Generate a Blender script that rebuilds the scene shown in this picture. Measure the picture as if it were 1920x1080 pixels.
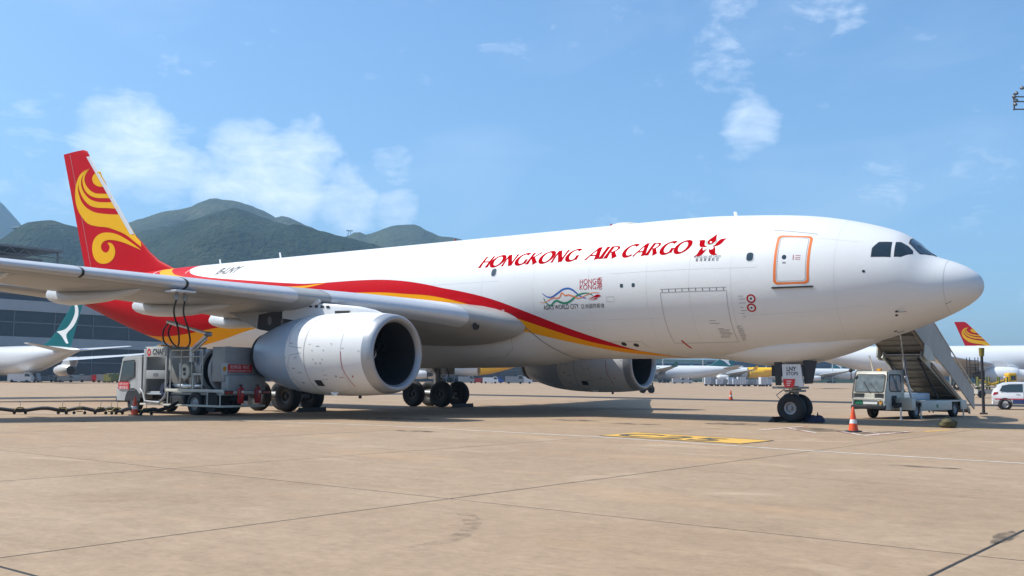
import bpy, bmesh, math, random
from mathutils import Vector, Matrix, noise
from mathutils.geometry import tessellate_polygon
for _o in list(bpy.data.objects): bpy.data.objects.remove(_o)
scene = bpy.context.scene
R = math.radians
random.seed(7)

# ------------------------------------------------------------------ camera
CAM = Vector((7.112, -36.827, 1.558))
YAW, PITCH, ROLL, FPX = R(36.186), R(5.1355), R(0.3721), 1884.6
_fw = Vector((-math.sin(YAW), math.cos(YAW), 0)); _rt = Vector((math.cos(YAW), math.sin(YAW), 0)); _up = Vector((0, 0, 1))
_F = _fw*math.cos(PITCH) + _up*math.sin(PITCH); _U = -_fw*math.sin(PITCH) + _up*math.cos(PITCH)
_R = _rt*math.cos(ROLL) + _U*math.sin(ROLL); _U2 = -_rt*math.sin(ROLL) + _U*math.cos(ROLL)
cam_data = bpy.data.cameras.new('camera'); cam = bpy.data.objects.new('camera', cam_data)
scene.collection.objects.link(cam); scene.camera = cam
cam_data.sensor_fit = 'HORIZONTAL'; cam_data.sensor_width = 36.0; cam_data.lens = 36.0*FPX/1920
cam_data.clip_start = 0.1; cam_data.clip_end = 40000
cam.matrix_world = Matrix(((_R.x, _U2.x, -_F.x, CAM.x), (_R.y, _U2.y, -_F.y, CAM.y), (_R.z, _U2.z, -_F.z, CAM.z), (0, 0, 0, 1)))

def lookdir(px, py):                      # direction of a sight line (used to survey far things)
    return (_F + _R*((px-960)/FPX) - _U2*((py-540)/FPX)).normalized()
def survey(px, py, depth):                # point on that sight line, depth metres out
    d = lookdir(px, py); return CAM + d*(depth/max(1e-6, d.dot(_fw)))
def ground_at(px, depth):
    p = CAM + _fw*depth + _rt*(depth*(px-960)/FPX); return Vector((p.x, p.y, 0))

# ------------------------------------------------------------------ light
SUN = Vector((-0.70, -0.36, 1.0)).normalized()      # towards the sun: aft and a little to starboard
SUN_EL = math.asin(SUN.z); SUN_AZ = math.atan2(SUN.x, SUN.y)
sun_data = bpy.data.lights.new('sun', 'SUN'); sun = bpy.data.objects.new('sun', sun_data)
scene.collection.objects.link(sun)
sun_data.energy = 5.0; sun_data.angle = R(0.53); sun_data.color = (1.0, 0.955, 0.88)
sun.rotation_euler = SUN.to_track_quat('Z', 'Y').to_euler(); sun.location = (0, 0, 60)

world = bpy.data.worlds.new('World'); scene.world = world; world.use_nodes = True
world.cycles.sampling_method = 'MANUAL'; world.cycles.sample_map_resolution = 256
wn, wl = world.node_tree.nodes, world.node_tree.links
wn.clear()
w_out = wn.new('ShaderNodeOutputWorld'); w_bg = wn.new('ShaderNodeBackground'); w_sky = wn.new('ShaderNodeTexSky')
w_sky.sky_type = 'NISHITA'; w_sky.sun_disc = False; w_sky.sun_elevation = SUN_EL; w_sky.sun_rotation = SUN_AZ
w_sky.altitude = 0; w_sky.air_density = 1.0; w_sky.dust_density = 2.0; w_sky.ozone_density = 5.0
w_bg.inputs['Strength'].default_value = 0.15
w_tc = wn.new('ShaderNodeTexCoord')
def wmath(op, a, b=None, c=None, clamp=False):
    n = wn.new('ShaderNodeMath'); n.operation = op; n.use_clamp = clamp
    for i, x in enumerate((a, b, c)):
        if x is None: continue
        if isinstance(x, (int, float)): n.inputs[i].default_value = x
        else: wl.new(x, n.inputs[i])
    return n.outputs[0]
def wnoise(scale, detail, rough, dist, mapscale=(1, 1, 1), off=(0, 0, 0)):
    m = wn.new('ShaderNodeMapping'); m.inputs['Scale'].default_value = mapscale; m.inputs['Location'].default_value = off
    wl.new(w_tc.outputs['Generated'], m.inputs['Vector'])
    n = wn.new('ShaderNodeTexNoise'); n.inputs['Scale'].default_value = scale; n.inputs['Detail'].default_value = detail
    n.inputs['Roughness'].default_value = rough; n.inputs['Distortion'].default_value = dist
    wl.new(m.outputs[0], n.inputs['Vector']); return n.outputs['Fac']
def wlobe(px, py, rad, amp):               # a bank of cloud round one bearing
    d = lookdir(px, py)
    n = wn.new('ShaderNodeVectorMath'); n.operation = 'DOT_PRODUCT'
    wl.new(w_tc.outputs['Generated'], n.inputs[0]); n.inputs[1].default_value = d
    mr = wn.new('ShaderNodeMapRange'); mr.interpolation_type = 'SMOOTHSTEP'
    mr.inputs['From Min'].default_value = math.cos(R(rad)); mr.inputs['From Max'].default_value = 1.0
    mr.inputs['To Min'].default_value = 0; mr.inputs['To Max'].default_value = amp
    wl.new(n.outputs['Value'], mr.inputs['Value']); return mr.outputs[0]
banks = [(235, 265, 3.6, 1.0), (300, 320, 3.2, .70), (470, 300, 3.2, .90), (570, 285, 2.6, .75), (545, 345, 3.4, .95), (650, 372, 2.6, .8), (740, 388, 1.8, .55), (420, 345, 3.0, .7),
         (738, 312, 1.7, .62), (90, 250, 3.0, .25), (60, 340, 3.0, .3), (400, 390, 4.0, .4),
         (1365, 70, 2.6, .42), (1365, 150, 2.6, .42), (1410, 236, 2.2, .80), (1375, 12, 2.0, .5), (1560, 18, 2.2, .36), (1480, 50, 2.2, .25), (1660, 350, 2.2, .28), (1850, 300, 3, .2),
         (-700, 300, 7, .9), (-1100, 350, 8, .9), (2600, 320, 6, .6), (3200, 150, 7, .6), (900, -900, 12, .5), (-200, -600, 10, .5)]
mask = None
for b in banks:
    l = wlobe(*b); mask = l if mask is None else wmath('MAXIMUM', mask, l)
n1 = wnoise(13.0, 12, .62, .5, (1, 1, 2.3)); n2 = wnoise(46.0, 8, .62, .3, (1, 1, 1.8), (3, 1, 2))
n_mix = wmath('ADD', wmath('MULTIPLY', n1, .72), wmath('MULTIPLY', n2, .28))
cov = wmath('MULTIPLY', wmath('SUBTRACT', wmath('ADD', wmath('MULTIPLY', mask, .36), n_mix), .59), 2.7, clamp=True)
cov = wmath('MULTIPLY', cov, .72)
veil = wmath('MULTIPLY', wmath('SUBTRACT', wnoise(3.2, 5, .55, .6, (1, 1, 3.2), (5, 2, 1)), .52), .45, clamp=True)
cov = wmath('MAXIMUM', cov, veil)
w_mix = wn.new('ShaderNodeMix'); w_mix.data_type = 'RGBA'
w_gain = wn.new('ShaderNodeMix'); w_gain.data_type = 'RGBA'; w_gain.blend_type = 'MULTIPLY'; w_gain.inputs[0].default_value = 1.0
wl.new(w_sky.outputs[0], w_gain.inputs[6]); w_gain.inputs[7].default_value = (.76, .96, 1.03, 1)
wl.new(cov, w_mix.inputs[0]); wl.new(w_gain.outputs[2], w_mix.inputs[6]); w_mix.inputs[7].default_value = (7.4, 7.9, 8.4, 1)
wl.new(w_mix.outputs[2], w_bg.inputs['Color']); wl.new(w_bg.outputs[0], w_out.inputs['Surface'])

scene.view_settings.view_transform = 'Standard'; scene.view_settings.look = 'None'
scene.view_settings.exposure = 0.38; scene.view_settings.gamma = 1.0; scene.view_settings.use_curve_mapping = False
scene.render.engine = 'CYCLES'
scene.cycles.max_bounces = 8; scene.cycles.diffuse_bounces = 3; scene.cycles.glossy_bounces = 3; scene.cycles.transmission_bounces = 4; scene.cycles.volume_bounces = 0
scene.cycles.use_denoising = True

# ------------------------------------------------------------------ materials
def mat(name, col, rough=.5, metal=0., spec=.5, var=.0, vscale=1.5, bump=0., bscale=20., coat=0., stretch=(1, 1, 1), col2=None, trans=0., emit=None, rvar=0.):
    m = bpy.data.materials.new(name); m.use_nodes = True
    nt = m.node_tree; b = nt.nodes['Principled BSDF']
    b.inputs['Base Color'].default_value = (*col, 1); b.inputs['Roughness'].default_value = rough; b.inputs['Metallic'].default_value = metal
    b.inputs['Specular IOR Level'].default_value = spec; b.inputs['Coat Weight'].default_value = coat; b.inputs['Coat Roughness'].default_value = .08
    b.inputs['Transmission Weight'].default_value = trans
    if emit: b.inputs['Emission Color'].default_value = (*emit, 1); b.inputs['Emission Strength'].default_value = 1
    if var or bump or rvar:
        g = nt.nodes.new('ShaderNodeNewGeometry'); mp = nt.nodes.new('ShaderNodeMapping'); mp.inputs['Scale'].default_value = stretch
        nt.links.new(g.outputs['Position'], mp.inputs['Vector'])
    if var or rvar:
        n = nt.nodes.new('ShaderNodeTexNoise'); n.inputs['Scale'].default_value = vscale; n.inputs['Detail'].default_value = 7; n.inputs['Roughness'].default_value = .62
        nt.links.new(mp.outputs[0], n.inputs['Vector'])
        r = nt.nodes.new('ShaderNodeValToRGB'); r.color_ramp.elements[0].position = .3; r.color_ramp.elements[1].position = .72
        c2 = col2 or tuple(max(0, c*(1-var)) for c in col)
        r.color_ramp.elements[0].color = (*c2, 1); r.color_ramp.elements[1].color = (*col, 1)
        nt.links.new(n.outputs['Fac'], r.inputs['Fac']); nt.links.new(r.outputs['Color'], b.inputs['Base Color'])
        if rvar:
            mr = nt.nodes.new('ShaderNodeMapRange'); mr.inputs['To Min'].default_value = max(.02, rough-rvar); mr.inputs['To Max'].default_value = rough+rvar
            nt.links.new(n.outputs['Fac'], mr.inputs['Value']); nt.links.new(mr.outputs[0], b.inputs['Roughness'])
    if bump:
        n2 = nt.nodes.new('ShaderNodeTexNoise'); n2.inputs['Scale'].default_value = bscale; n2.inputs['Detail'].default_value = 5
        nt.links.new(mp.outputs[0], n2.inputs['Vector'])
        bp = nt.nodes.new('ShaderNodeBump'); bp.inputs['Strength'].default_value = bump; bp.inputs['Distance'].default_value = .02
        nt.links.new(n2.outputs['Fac'], bp.inputs['Height']); nt.links.new(bp.outputs[0], b.inputs['Normal'])
    return m
M = {}
M['white'] = mat('white_paint', (.67, .67, .665), .42, spec=.35, var=.06, vscale=.5, stretch=(.5, 1, 1.5), rvar=.05)
M['bgwhite'] = mat('white_paint_distant', (.58, .59, .60), .3, coat=.2)
M['red'] = mat('red_paint', (.50, .004, .010), .5, spec=.06, var=.08, vscale=.7)
M['yellow'] = mat('yellow_paint', (.80, .33, .004), .5, spec=.08, var=.06, vscale=.7)
M['logo_yellow'] = mat('tail_yellow_paint', (.80, .42, .008), .5, spec=.08, var=.05)
M['orange'] = mat('orange_line_paint', (.72, .16, .02), .4)
M['letter_red'] = mat('lettering_red', (.40, .003, .008), .9, spec=.0)
M['ink'] = mat('lettering_black', (.015, .016, .02), .5)
M['inkgrey'] = mat('stencil_grey', (.13, .13, .14), .6)
M['faint'] = mat('faint_stencil', (.36, .36, .37), .6)
M['seam'] = mat('panel_seam', (.30, .30, .30), .7)
M['seamlite'] = mat('panel_seam_light', (.54, .54, .53), .6)
M['teal'] = mat('teal_paint', (.003, .115, .125), .35)
M['courier_yellow'] = mat('courier_yellow_paint', (.80, .45, .01), .5, spec=.1)
M['blue'] = mat('blue_paint', (.02, .09, .35), .4)
M['green'] = mat('green_paint', (.01, .18, .09), .4)
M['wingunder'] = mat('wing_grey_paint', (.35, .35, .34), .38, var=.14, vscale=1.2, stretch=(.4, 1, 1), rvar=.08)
M['slat'] = mat('bare_metal_leading_edge', (.56, .57, .59), .36, metal=.25, var=.06, vscale=3, rvar=.06)
M['pylon'] = mat('pylon_grey', (.60, .61, .62), .34, var=.08)
M['steelblue'] = mat('nozzle_blue_grey', (.38, .46, .56), .36, metal=.1, var=.12, vscale=1.6)
M['lip'] = mat('polished_intake_lip', (.36, .37, .39), .36, metal=.4, var=.12, vscale=4)
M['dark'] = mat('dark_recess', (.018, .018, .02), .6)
M['fan'] = mat('fan_blade_titanium', (.05, .05, .055), .35, metal=.8)
M['hot'] = mat('exhaust_metal', (.09, .085, .08), .45, metal=.7, var=.3, vscale=5)
M['rubber'] = mat('tyre_rubber', (.012, .012, .013), .75, var=.3, vscale=9)
M['rim'] = mat('wheel_rim_grey', (.33, .33, .34), .45, metal=.3, var=.25, vscale=8)
M['rim_shaded'] = mat('wheel_rim_shade_tone', (.055, .055, .055), .5, metal=.2, var=.3, vscale=8)  # rim grey darkened: shade under the wing put into the base colour
M['gear'] = mat('landing_gear_grey', (.30, .30, .30), .45, metal=.2, var=.35, vscale=6)
M['chrome'] = mat('oleo_chrome', (.7, .7, .7), .15, metal=1.)
M['glass'] = mat('cockpit_glass', (.012, .022, .026), .06, spec=.9, coat=.5)
M['vglass'] = mat('vehicle_glass', (.03, .045, .05), .06, spec=.8, coat=.3)
M['cabglass_sky'] = mat('cab_glass_sky_tint', (.20, .25, .28), .08, spec=.8, var=.5, vscale=3, col2=(.07, .09, .10))  # pale grey-blue base colour stands in for sky reflected in the panes
M['cabwhite'] = mat('vehicle_off_white', (.55, .54, .47), .42, var=.16, vscale=2.4, bump=.05)
M['stairgrey'] = mat('stair_panel_grey', (.42, .40, .36), .5, var=.18, vscale=2.0, stretch=(1, 1, .5))
M['stairdark'] = mat('stair_underside_steel', (.20, .17, .13), .6, var=.35, vscale=4)
M['tan'] = mat('rusty_beam_paint', (.30, .20, .12), .6, var=.3, vscale=5)
M['truckwhite'] = mat('truck_off_white', (.46, .47, .46), .45, var=.22, vscale=2.5)
M['truckgrey'] = mat('truck_light_grey', (.33, .34, .34), .45, var=.2, vscale=2.5)
M['tank'] = mat('vessel_grey_paint', (.42, .42, .42), .4, var=.15, vscale=2)
M['alu'] = mat('aluminium', (.58, .59, .60), .35, metal=.8, var=.15, vscale=5)
M['chassis'] = mat('chassis_black', (.025, .025, .028), .6, var=.3, vscale=6)
M['signred'] = mat('sign_red', (.58, .02, .018), .4)
M['signwhite'] = mat('sign_white', (.78, .78, .76), .5)
M['extred'] = mat('extinguisher_red', (.40, .012, .012), .3, coat=.3)
M['cone'] = mat('cone_orange', (.78, .075, .008), .5, var=.25, vscale=9)
M['reflect'] = mat('cone_white_band', (.72, .71, .66), .5, var=.25, vscale=14)
M['navy'] = mat('navy_canvas', (.012, .018, .06), .7, var=.3, vscale=9)
M['olive'] = mat('olive_canvas', (.10, .085, .03), .8, var=.5, vscale=14)
M['brass'] = mat('yellow_trolley_paint', (.24, .18, .02), .5, var=.35, vscale=20)
M['hose'] = mat('rubber_hose', (.014, .014, .015), .55, var=.3, vscale=12)
M['lampred'] = mat('tail_lamp_red', (.35, .01, .01), .2, coat=.5)
M['lampamber'] = mat('amber_lamp', (.7, .3, .01), .2, coat=.5)
M['eqyellow'] = mat('equipment_yellow', (.62, .36, .015), .5, var=.3, vscale=4)
M['eqgreen'] = mat('equipment_olive', (.16, .17, .04), .6, var=.3, vscale=4)
M['carwhite'] = mat('car_white', (.80, .80, .80), .2, coat=.6)
M['carred'] = mat('car_stripe_red', (.55, .02, .05), .3, coat=.4)
M['carblue'] = mat('car_stripe_blue', (.02, .05, .16), .3, coat=.4)
M['plastic'] = mat('wrapped_freight', (.62, .66, .72), .35, var=.3, vscale=2.2, bump=.4, bscale=6)
M['ulddark'] = mat('container_grey', (.30, .32, .34), .5, var=.3, vscale=2)
M['concrete_wall'] = mat('facade_concrete', (.40, .42, .43), .7, var=.15, vscale=.25)
M['facadeglass'] = mat('facade_dark_glass', (.022, .030, .045), .18, spec=.6, var=.4, vscale=.12)
M['facadedark'] = mat('facade_dark_panel', (.07, .085, .11), .5, var=.2, vscale=.2)
M['mullion'] = mat('mullion_grey', (.16, .17, .18), .5)
M['roofgrey'] = mat('roof_panel_grey', (.26, .27, .28), .6, var=.2, vscale=.3)
M['mast'] = mat('galvanised_mast', (.10, .11, .12), .5, metal=.3)
M['sealant'] = mat('joint_sealant', (.012, .011, .010), .8)
M['linewhite'] = mat('worn_white_marking', (.66, .63, .58), .7, var=.35, vscale=3.5, col2=(.42, .36, .29))
M['linered'] = mat('worn_red_marking', (.34, .05, .035), .7, var=.5, vscale=4, col2=(.36, .25, .18))
M['lineyellow'] = mat('worn_yellow_marking', (.66, .36, .025), .7, var=.3, vscale=5, col2=(.52, .31, .08))
M['lineblack'] = mat('worn_black_marking', (.035, .032, .028), .8, var=.5, vscale=6, col2=(.10, .08, .05))

def stainmat(name, col, sc, lo, hi, mx):
    m = bpy.data.materials.new(name); m.use_nodes = True; nt = m.node_tree; b = nt.nodes['Principled BSDF']; N = nt.nodes.new; L = nt.links.new
    b.inputs['Base Color'].default_value = (*col, 1); b.inputs['Roughness'].default_value = .8; g = N('ShaderNodeNewGeometry'); n = N('ShaderNodeTexNoise'); n.inputs['Scale'].default_value = sc; n.inputs['Detail'].default_value = 6; L(g.outputs['Position'], n.inputs['Vector'])
    r = N('ShaderNodeMapRange'); r.inputs['From Min'].default_value = lo; r.inputs['From Max'].default_value = hi; r.inputs['To Max'].default_value = mx; L(n.outputs['Fac'], r.inputs['Value']); L(r.outputs[0], b.inputs['Alpha']); return m
M['stain'] = stainmat('oil_stain', (.05, .043, .036), 2.6, .38, .62, .62)
M['scuff'] = stainmat('tyre_scuff', (.07, .06, .05), 5.0, .42, .70, .26)
# concrete: colour in patches, broom-finish streaks, dark specks and stains
def concrete():
    m = bpy.data.materials.new('apron_concrete'); m.use_nodes = True; nt = m.node_tree; b = nt.nodes['Principled BSDF']
    N = nt.nodes.new; L = nt.links.new
    g = N('ShaderNodeNewGeometry'); oi = N('ShaderNodeObjectInfo')
    def noi(scale, detail, stretch, rough=.6, loc=(0, 0, 0), dist=0.):
        mp = N('ShaderNodeMapping'); mp.inputs['Scale'].default_value = stretch; mp.inputs['Location'].default_value = loc; mp.inputs['Rotation'].default_value = (0, 0, -.05)
        L(g.outputs['Position'], mp.inputs['Vector'])
        n = N('ShaderNodeTexNoise'); n.inputs['Scale'].default_value = scale; n.inputs['Detail'].default_value = detail; n.inputs['Roughness'].default_value = rough; n.inputs['Distortion'].default_value = dist
        L(mp.outputs[0], n.inputs['Vector']); return n.outputs['Fac']
    def mix(fac, a, bb, mode='MIX'):
        x = N('ShaderNodeMix'); x.data_type = 'RGBA'; x.blend_type = mode
        if isinstance(fac, float): x.inputs[0].default_value = fac
        else: L(fac, x.inputs[0])
        for s, v in ((6, a), (7, bb)):
            if isinstance(v, tuple): x.inputs[s].default_value = (*v, 1)
            else: L(v, x.inputs[s])
        return x.outputs[2]
    def rng(v, a, c, lo=0., hi=1.):
        r = N('ShaderNodeMapRange'); r.inputs['From Min'].default_value = a; r.inputs['From Max'].default_value = c; r.inputs['To Min'].default_value = lo; r.inputs['To Max'].default_value = hi
        L(v, r.inputs['Value']); return r.outputs[0]
    base = mix(rng(noi(.22, 5, (1, 1, 1)), .35, .68), (0.394, 0.277, 0.174), (0.491, 0.362, 0.240))
    base = mix(rng(oi.outputs['Random'], 0, 1, 0., .75), base, (0.441, 0.309, 0.196))
    streak = rng(noi(1.1, 8, (.45, 1.5, 1), .68), .36, .70)
    base = mix(streak, mix(1.0, base, (.90, .89, .88), 'MULTIPLY'), base)
    fine = rng(noi(9.0, 8, (.9, 1.2, 1), .74), .30, .66)
    base = mix(fine, mix(1.0, base, (.74, .73, .72), 'MULTIPLY'), base)
    grain = rng(noi(85., 3, (1, 1, 1)), .3, .62)
    base = mix(grain, mix(1.0, base, (.78, .78, .78), 'MULTIPLY'), base)
    mott = rng(noi(2.6, 10, (.9, 1.1, 1), .74, (2, 8, 0)), .34, .66)
    base = mix(mott, mix(1.0, base, (.80, .79, .78), 'MULTIPLY'), base)
    pale = rng(noi(.55, 6, (.5, 1, 1), .6, (9, 4, 0), .8), .60, .74, 0, .45)
    base = mix(pale, base, (0.539, 0.407, 0.282))
    stain = rng(noi(.9, 7, (.6, 1.1, 1), .65, (31, 7, 0), .5), .60, .74, 0, .6)
    base = mix(stain, base, (0.229, 0.165, 0.109))
    warm = rng(noi(.35, 5, (.5, 1, 1), .6, (3, 41, 0)), .56, .72, 0, .35)
    base = mix(warm, base, (0.481, 0.290, 0.157))
    speck = rng(noi(24., 2, (1, 1, 1), .5, (5, 1, 0)), .745, .775, 0, .75)
    base = mix(speck, base, (.09, .08, .07))
    L(base, b.inputs['Base Color']); b.inputs['Roughness'].default_value = .82; b.inputs['Specular IOR Level'].default_value = .3
    bp = N('ShaderNodeBump'); bp.inputs['Strength'].default_value = .35; bp.inputs['Distance'].default_value = .006
    L(noi(30., 6, (.5, 2, 1), .7), bp.inputs['Height']); L(bp.outputs[0], b.inputs['Normal'])
    return m
M['concrete'] = concrete()
def hillmat(name, c1, c2, c3, sc):
    m = bpy.data.materials.new(name); m.use_nodes = True; nt = m.node_tree; b = nt.nodes['Principled BSDF']; N = nt.nodes.new; L = nt.links.new
    g = N('ShaderNodeNewGeometry')
    n = N('ShaderNodeTexNoise'); n.inputs['Scale'].default_value = sc; n.inputs['Detail'].default_value = 10; n.inputs['Roughness'].default_value = .7
    L(g.outputs['Position'], n.inputs['Vector'])
    r = N('ShaderNodeValToRGB'); r.color_ramp.elements[0].color = (*c1, 1); r.color_ramp.elements[0].position = .36; r.color_ramp.elements[1].color = (*c2, 1); r.color_ramp.elements[1].position = .58
    e = r.color_ramp.elements.new(.70); e.color = (*c3, 1)
    L(n.outputs['Fac'], r.inputs['Fac']); L(r.outputs[0], b.inputs['Base Color']); b.inputs['Roughness'].default_value = .9; b.inputs['Specular IOR Level'].default_value = .1
    n2 = N('ShaderNodeTexNoise'); n2.inputs['Scale'].default_value = sc*9; n2.inputs['Detail'].default_value = 6; L(g.outputs['Position'], n2.inputs['Vector'])
    bp = N('ShaderNodeBump'); bp.inputs['Strength'].default_value = .9; bp.inputs['Distance'].default_value = 9.0; L(n2.outputs['Fac'], bp.inputs['Height']); L(bp.outputs[0], b.inputs['Normal'])
    return m
M['hill'] = hillmat('wooded_hill', (.008, .018, .008), (.024, .038, .016), (.055, .060, .034), .016)
M['farhill'] = hillmat('grassy_hill', (.022, .034, .015), (.048, .058, .026), (.095, .088, .048), .008)

# ------------------------------------------------------------------ mesh helpers
COL = scene.collection
ORG = {}
def P(X, S, Z): return Vector((-X, -S, Z))          # X aft of the aircraft's nose, S to starboard, Z up
def tag(o, label=None, cat=None, group=None, kind=None):
    if label: o['label'] = label
    if cat: o['category'] = cat
    if group: o['group'] = group
    if kind: o['kind'] = kind
    return o
def thing(name, label, cat, loc=(0, 0, 0), group=None, rotz=0.0):
    o = bpy.data.objects.new(name, None); COL.objects.link(o); o.location = loc; o.rotation_euler = (0, 0, rotz); o.empty_display_size = .3
    ORG[o.name] = Vector((0, 0, 0)) if rotz else Vector(loc)
    return tag(o, label, cat, group)
def local_thing(name, label, cat, loc, rotz=0., group=None):     # parts given in the thing's own coordinates
    o = thing(name, label, cat, loc, group, 0); o.rotation_euler = (0, 0, rotz); ORG[o.name] = Vector((0, 0, 0)); return o
class MB:
    def __init__(s): s.v = []; s.f = []
    def add(s, vs, fs):
        k = len(s.v); s.v += [Vector(v) for v in vs]; s.f += [tuple(i+k for i in f) for f in fs]; return s
    def box(s, x0, x1, y0, y1, z0, z1, f=None):
        vs = [(x, y, z) for x in (x0, x1) for y in (y0, y1) for z in (z0, z1)]
        if f: vs = [f(*v) for v in vs]
        return s.add(vs, [(0, 1, 3, 2), (4, 6, 7, 5), (0, 4, 5, 1), (2, 3, 7, 6), (0, 2, 6, 4), (1, 5, 7, 3)])
    def loft(s, rings, cap=True, closed=True):
        n = len(rings[0]); k = len(s.v); s.v += [Vector(p) for r in rings for p in r]
        for i in range(len(rings)-1):
            for j in range(n if closed else n-1):
                a, b = k+i*n+j, k+i*n+(j+1) % n; s.f.append((a, b, b+n, a+n))
        if cap:
            s.f.append(tuple(k+j for j in range(n))); s.f.append(tuple(k+(len(rings)-1)*n+j for j in reversed(range(n))))
        return s
    def cyl(s, p0, p1, r0, r1=None, n=12, cap=True):
        p0, p1 = Vector(p0), Vector(p1); r1 = r0 if r1 is None else r1; d = (p1-p0).normalized()
        a = d.orthogonal().normalized(); b = d.cross(a)
        return s.loft([[p+(a*math.cos(t)+b*math.sin(t))*r for t in [2*math.pi*i/n for i in range(n)]] for p, r in ((p0, r0), (p1, r1))], cap)
    def tube(s, path, r, n=8, cap=True):
        path = [Vector(p) for p in path]; rings = []; prev = None
        for i, p in enumerate(path):
            d = (path[min(i+1, len(path)-1)]-path[max(i-1, 0)]).normalized()
            a = d.orthogonal().normalized() if prev is None else (prev-d*prev.dot(d)).normalized()
            prev = a; b = d.cross(a); rr = r[i] if isinstance(r, (list, tuple)) else r
            rings.append([p+(a*math.cos(t)+b*math.sin(t))*rr for t in [2*math.pi*j/n for j in range(n)]])
        return s.loft(rings, cap)
    def lathe(s, prof, org, axis, n=24, closed=False):   # prof: (along axis, radius)
        axis = Vector(axis).normalized(); a = axis.orthogonal().normalized(); b = axis.cross(a); org = Vector(org)
        rings = [[org+axis*t+(a*math.cos(q)+b*math.sin(q))*max(r, 1e-4) for q in [2*math.pi*j/n for j in range(n)]] for t, r in prof]
        return s.loft(rings+([rings[0]] if closed else []), False)
    def prism(s, poly, f0, f1):       # poly 2D, f0/f1 map to the two faces
        n = len(poly); k = len(s.v); s.v += [Vector(f0(*p)) for p in poly]+[Vector(f1(*p)) for p in poly]
        s.f.append(tuple(k+i for i in range(n))); s.f.append(tuple(k+n+i for i in reversed(range(n))))
        for i in range(n): j = (i+1) % n; s.f.append((k+i, k+j, k+n+j, k+n+i))
        return s
    def quad(s, a, b, c, d): return s.add([a, b, c, d], [(0, 1, 2, 3)])
    def build(s, name, m, parent=None, smooth=30, bevel=0., normals=True, link=True):
        me = bpy.data.meshes.new(name); org = ORG.get(parent.name, Vector((0, 0, 0))) if parent else Vector((0, 0, 0))
        me.from_pydata([v-org for v in s.v], [], s.f)
        bm = bmesh.new(); bm.from_mesh(me)
        bmesh.ops.remove_doubles(bm, verts=bm.verts, dist=1e-4)
        if bevel:
            es = [e for e in bm.edges if len(e.link_faces) == 2 and e.calc_face_angle(0) > .6]
            bmesh.ops.bevel(bm, geom=es, offset=bevel, segments=2, profile=.5, affect='EDGES', clamp_overlap=True)
        if normals: bmesh.ops.recalc_face_normals(bm, faces=bm.faces)
        bm.to_mesh(me); bm.free()
        me.materials.append(M[m] if isinstance(m, str) else m)
        if smooth:
            me.polygons.foreach_set('use_smooth', [True]*len(me.polygons))
            me.set_sharp_from_angle(angle=R(smooth))
        o = bpy.data.objects.new(name, me); COL.objects.link(o)
        if parent: o.parent = parent; ORG[o.name] = org
        return o
def copy_tree(o, parent=None):
    c = o.copy(); COL.objects.link(c); c.parent = parent
    for ch in list(o.children): copy_tree(ch, c)
    return c
def pchip(K, x, c):
    n = len(K); i = 0
    while i < n-2 and x > K[i+1][0]: i += 1
    def sl(j): return (K[j+1][c]-K[j][c])/(K[j+1][0]-K[j][0])
    def tan(j):
        if j == 0: return sl(0)
        if j == n-1: return sl(n-2)
        a, b = sl(j-1), sl(j)
        if a*b <= 0: return 0.
        h0, h1 = K[j][0]-K[j-1][0], K[j+1][0]-K[j][0]; w1, w2 = 2*h1+h0, h1+2*h0
        return (w1+w2)/(w1/a+w2/b)
    h = K[i+1][0]-K[i][0]; t = max(0., min(1., (x-K[i][0])/h))
    return K[i][c]*(1+2*t)*(1-t)**2+tan(i)*h*t*(1-t)**2+K[i+1][c]*t*t*(3-2*t)+tan(i+1)*h*t*t*(t-1)
def lin(K, x, c=1):
    if x <= K[0][0]: return K[0][c]
    for a, b in zip(K, K[1:]):
        if x <= b[0]: t = (x-a[0])/(b[0]-a[0]); return a[c]+(b[c]-a[c])*t
    return K[-1][c]
def text_mesh(txt, size=1., shear=0., spacing=1., align='LEFT', offset=0.):
    cu = bpy.data.curves.new('t', 'FONT'); cu.body = txt; cu.size = size; cu.shear = shear; cu.space_character = spacing; cu.align_x = align; cu.offset = offset; cu.resolution_u = 4; cu.fill_mode = 'FRONT'
    ob = bpy.data.objects.new('t', cu); COL.objects.link(ob)
    dg = bpy.context.evaluated_depsgraph_get(); me = bpy.data.meshes.new_from_object(ob.evaluated_get(dg))
    bpy.data.objects.remove(ob); bpy.data.curves.remove(cu)
    vs = [(v.co.x, v.co.y) for v in me.vertices]; fs = [tuple(p.vertices) for p in me.polygons]; bpy.data.meshes.remove(me)
    return vs, fs
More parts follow.
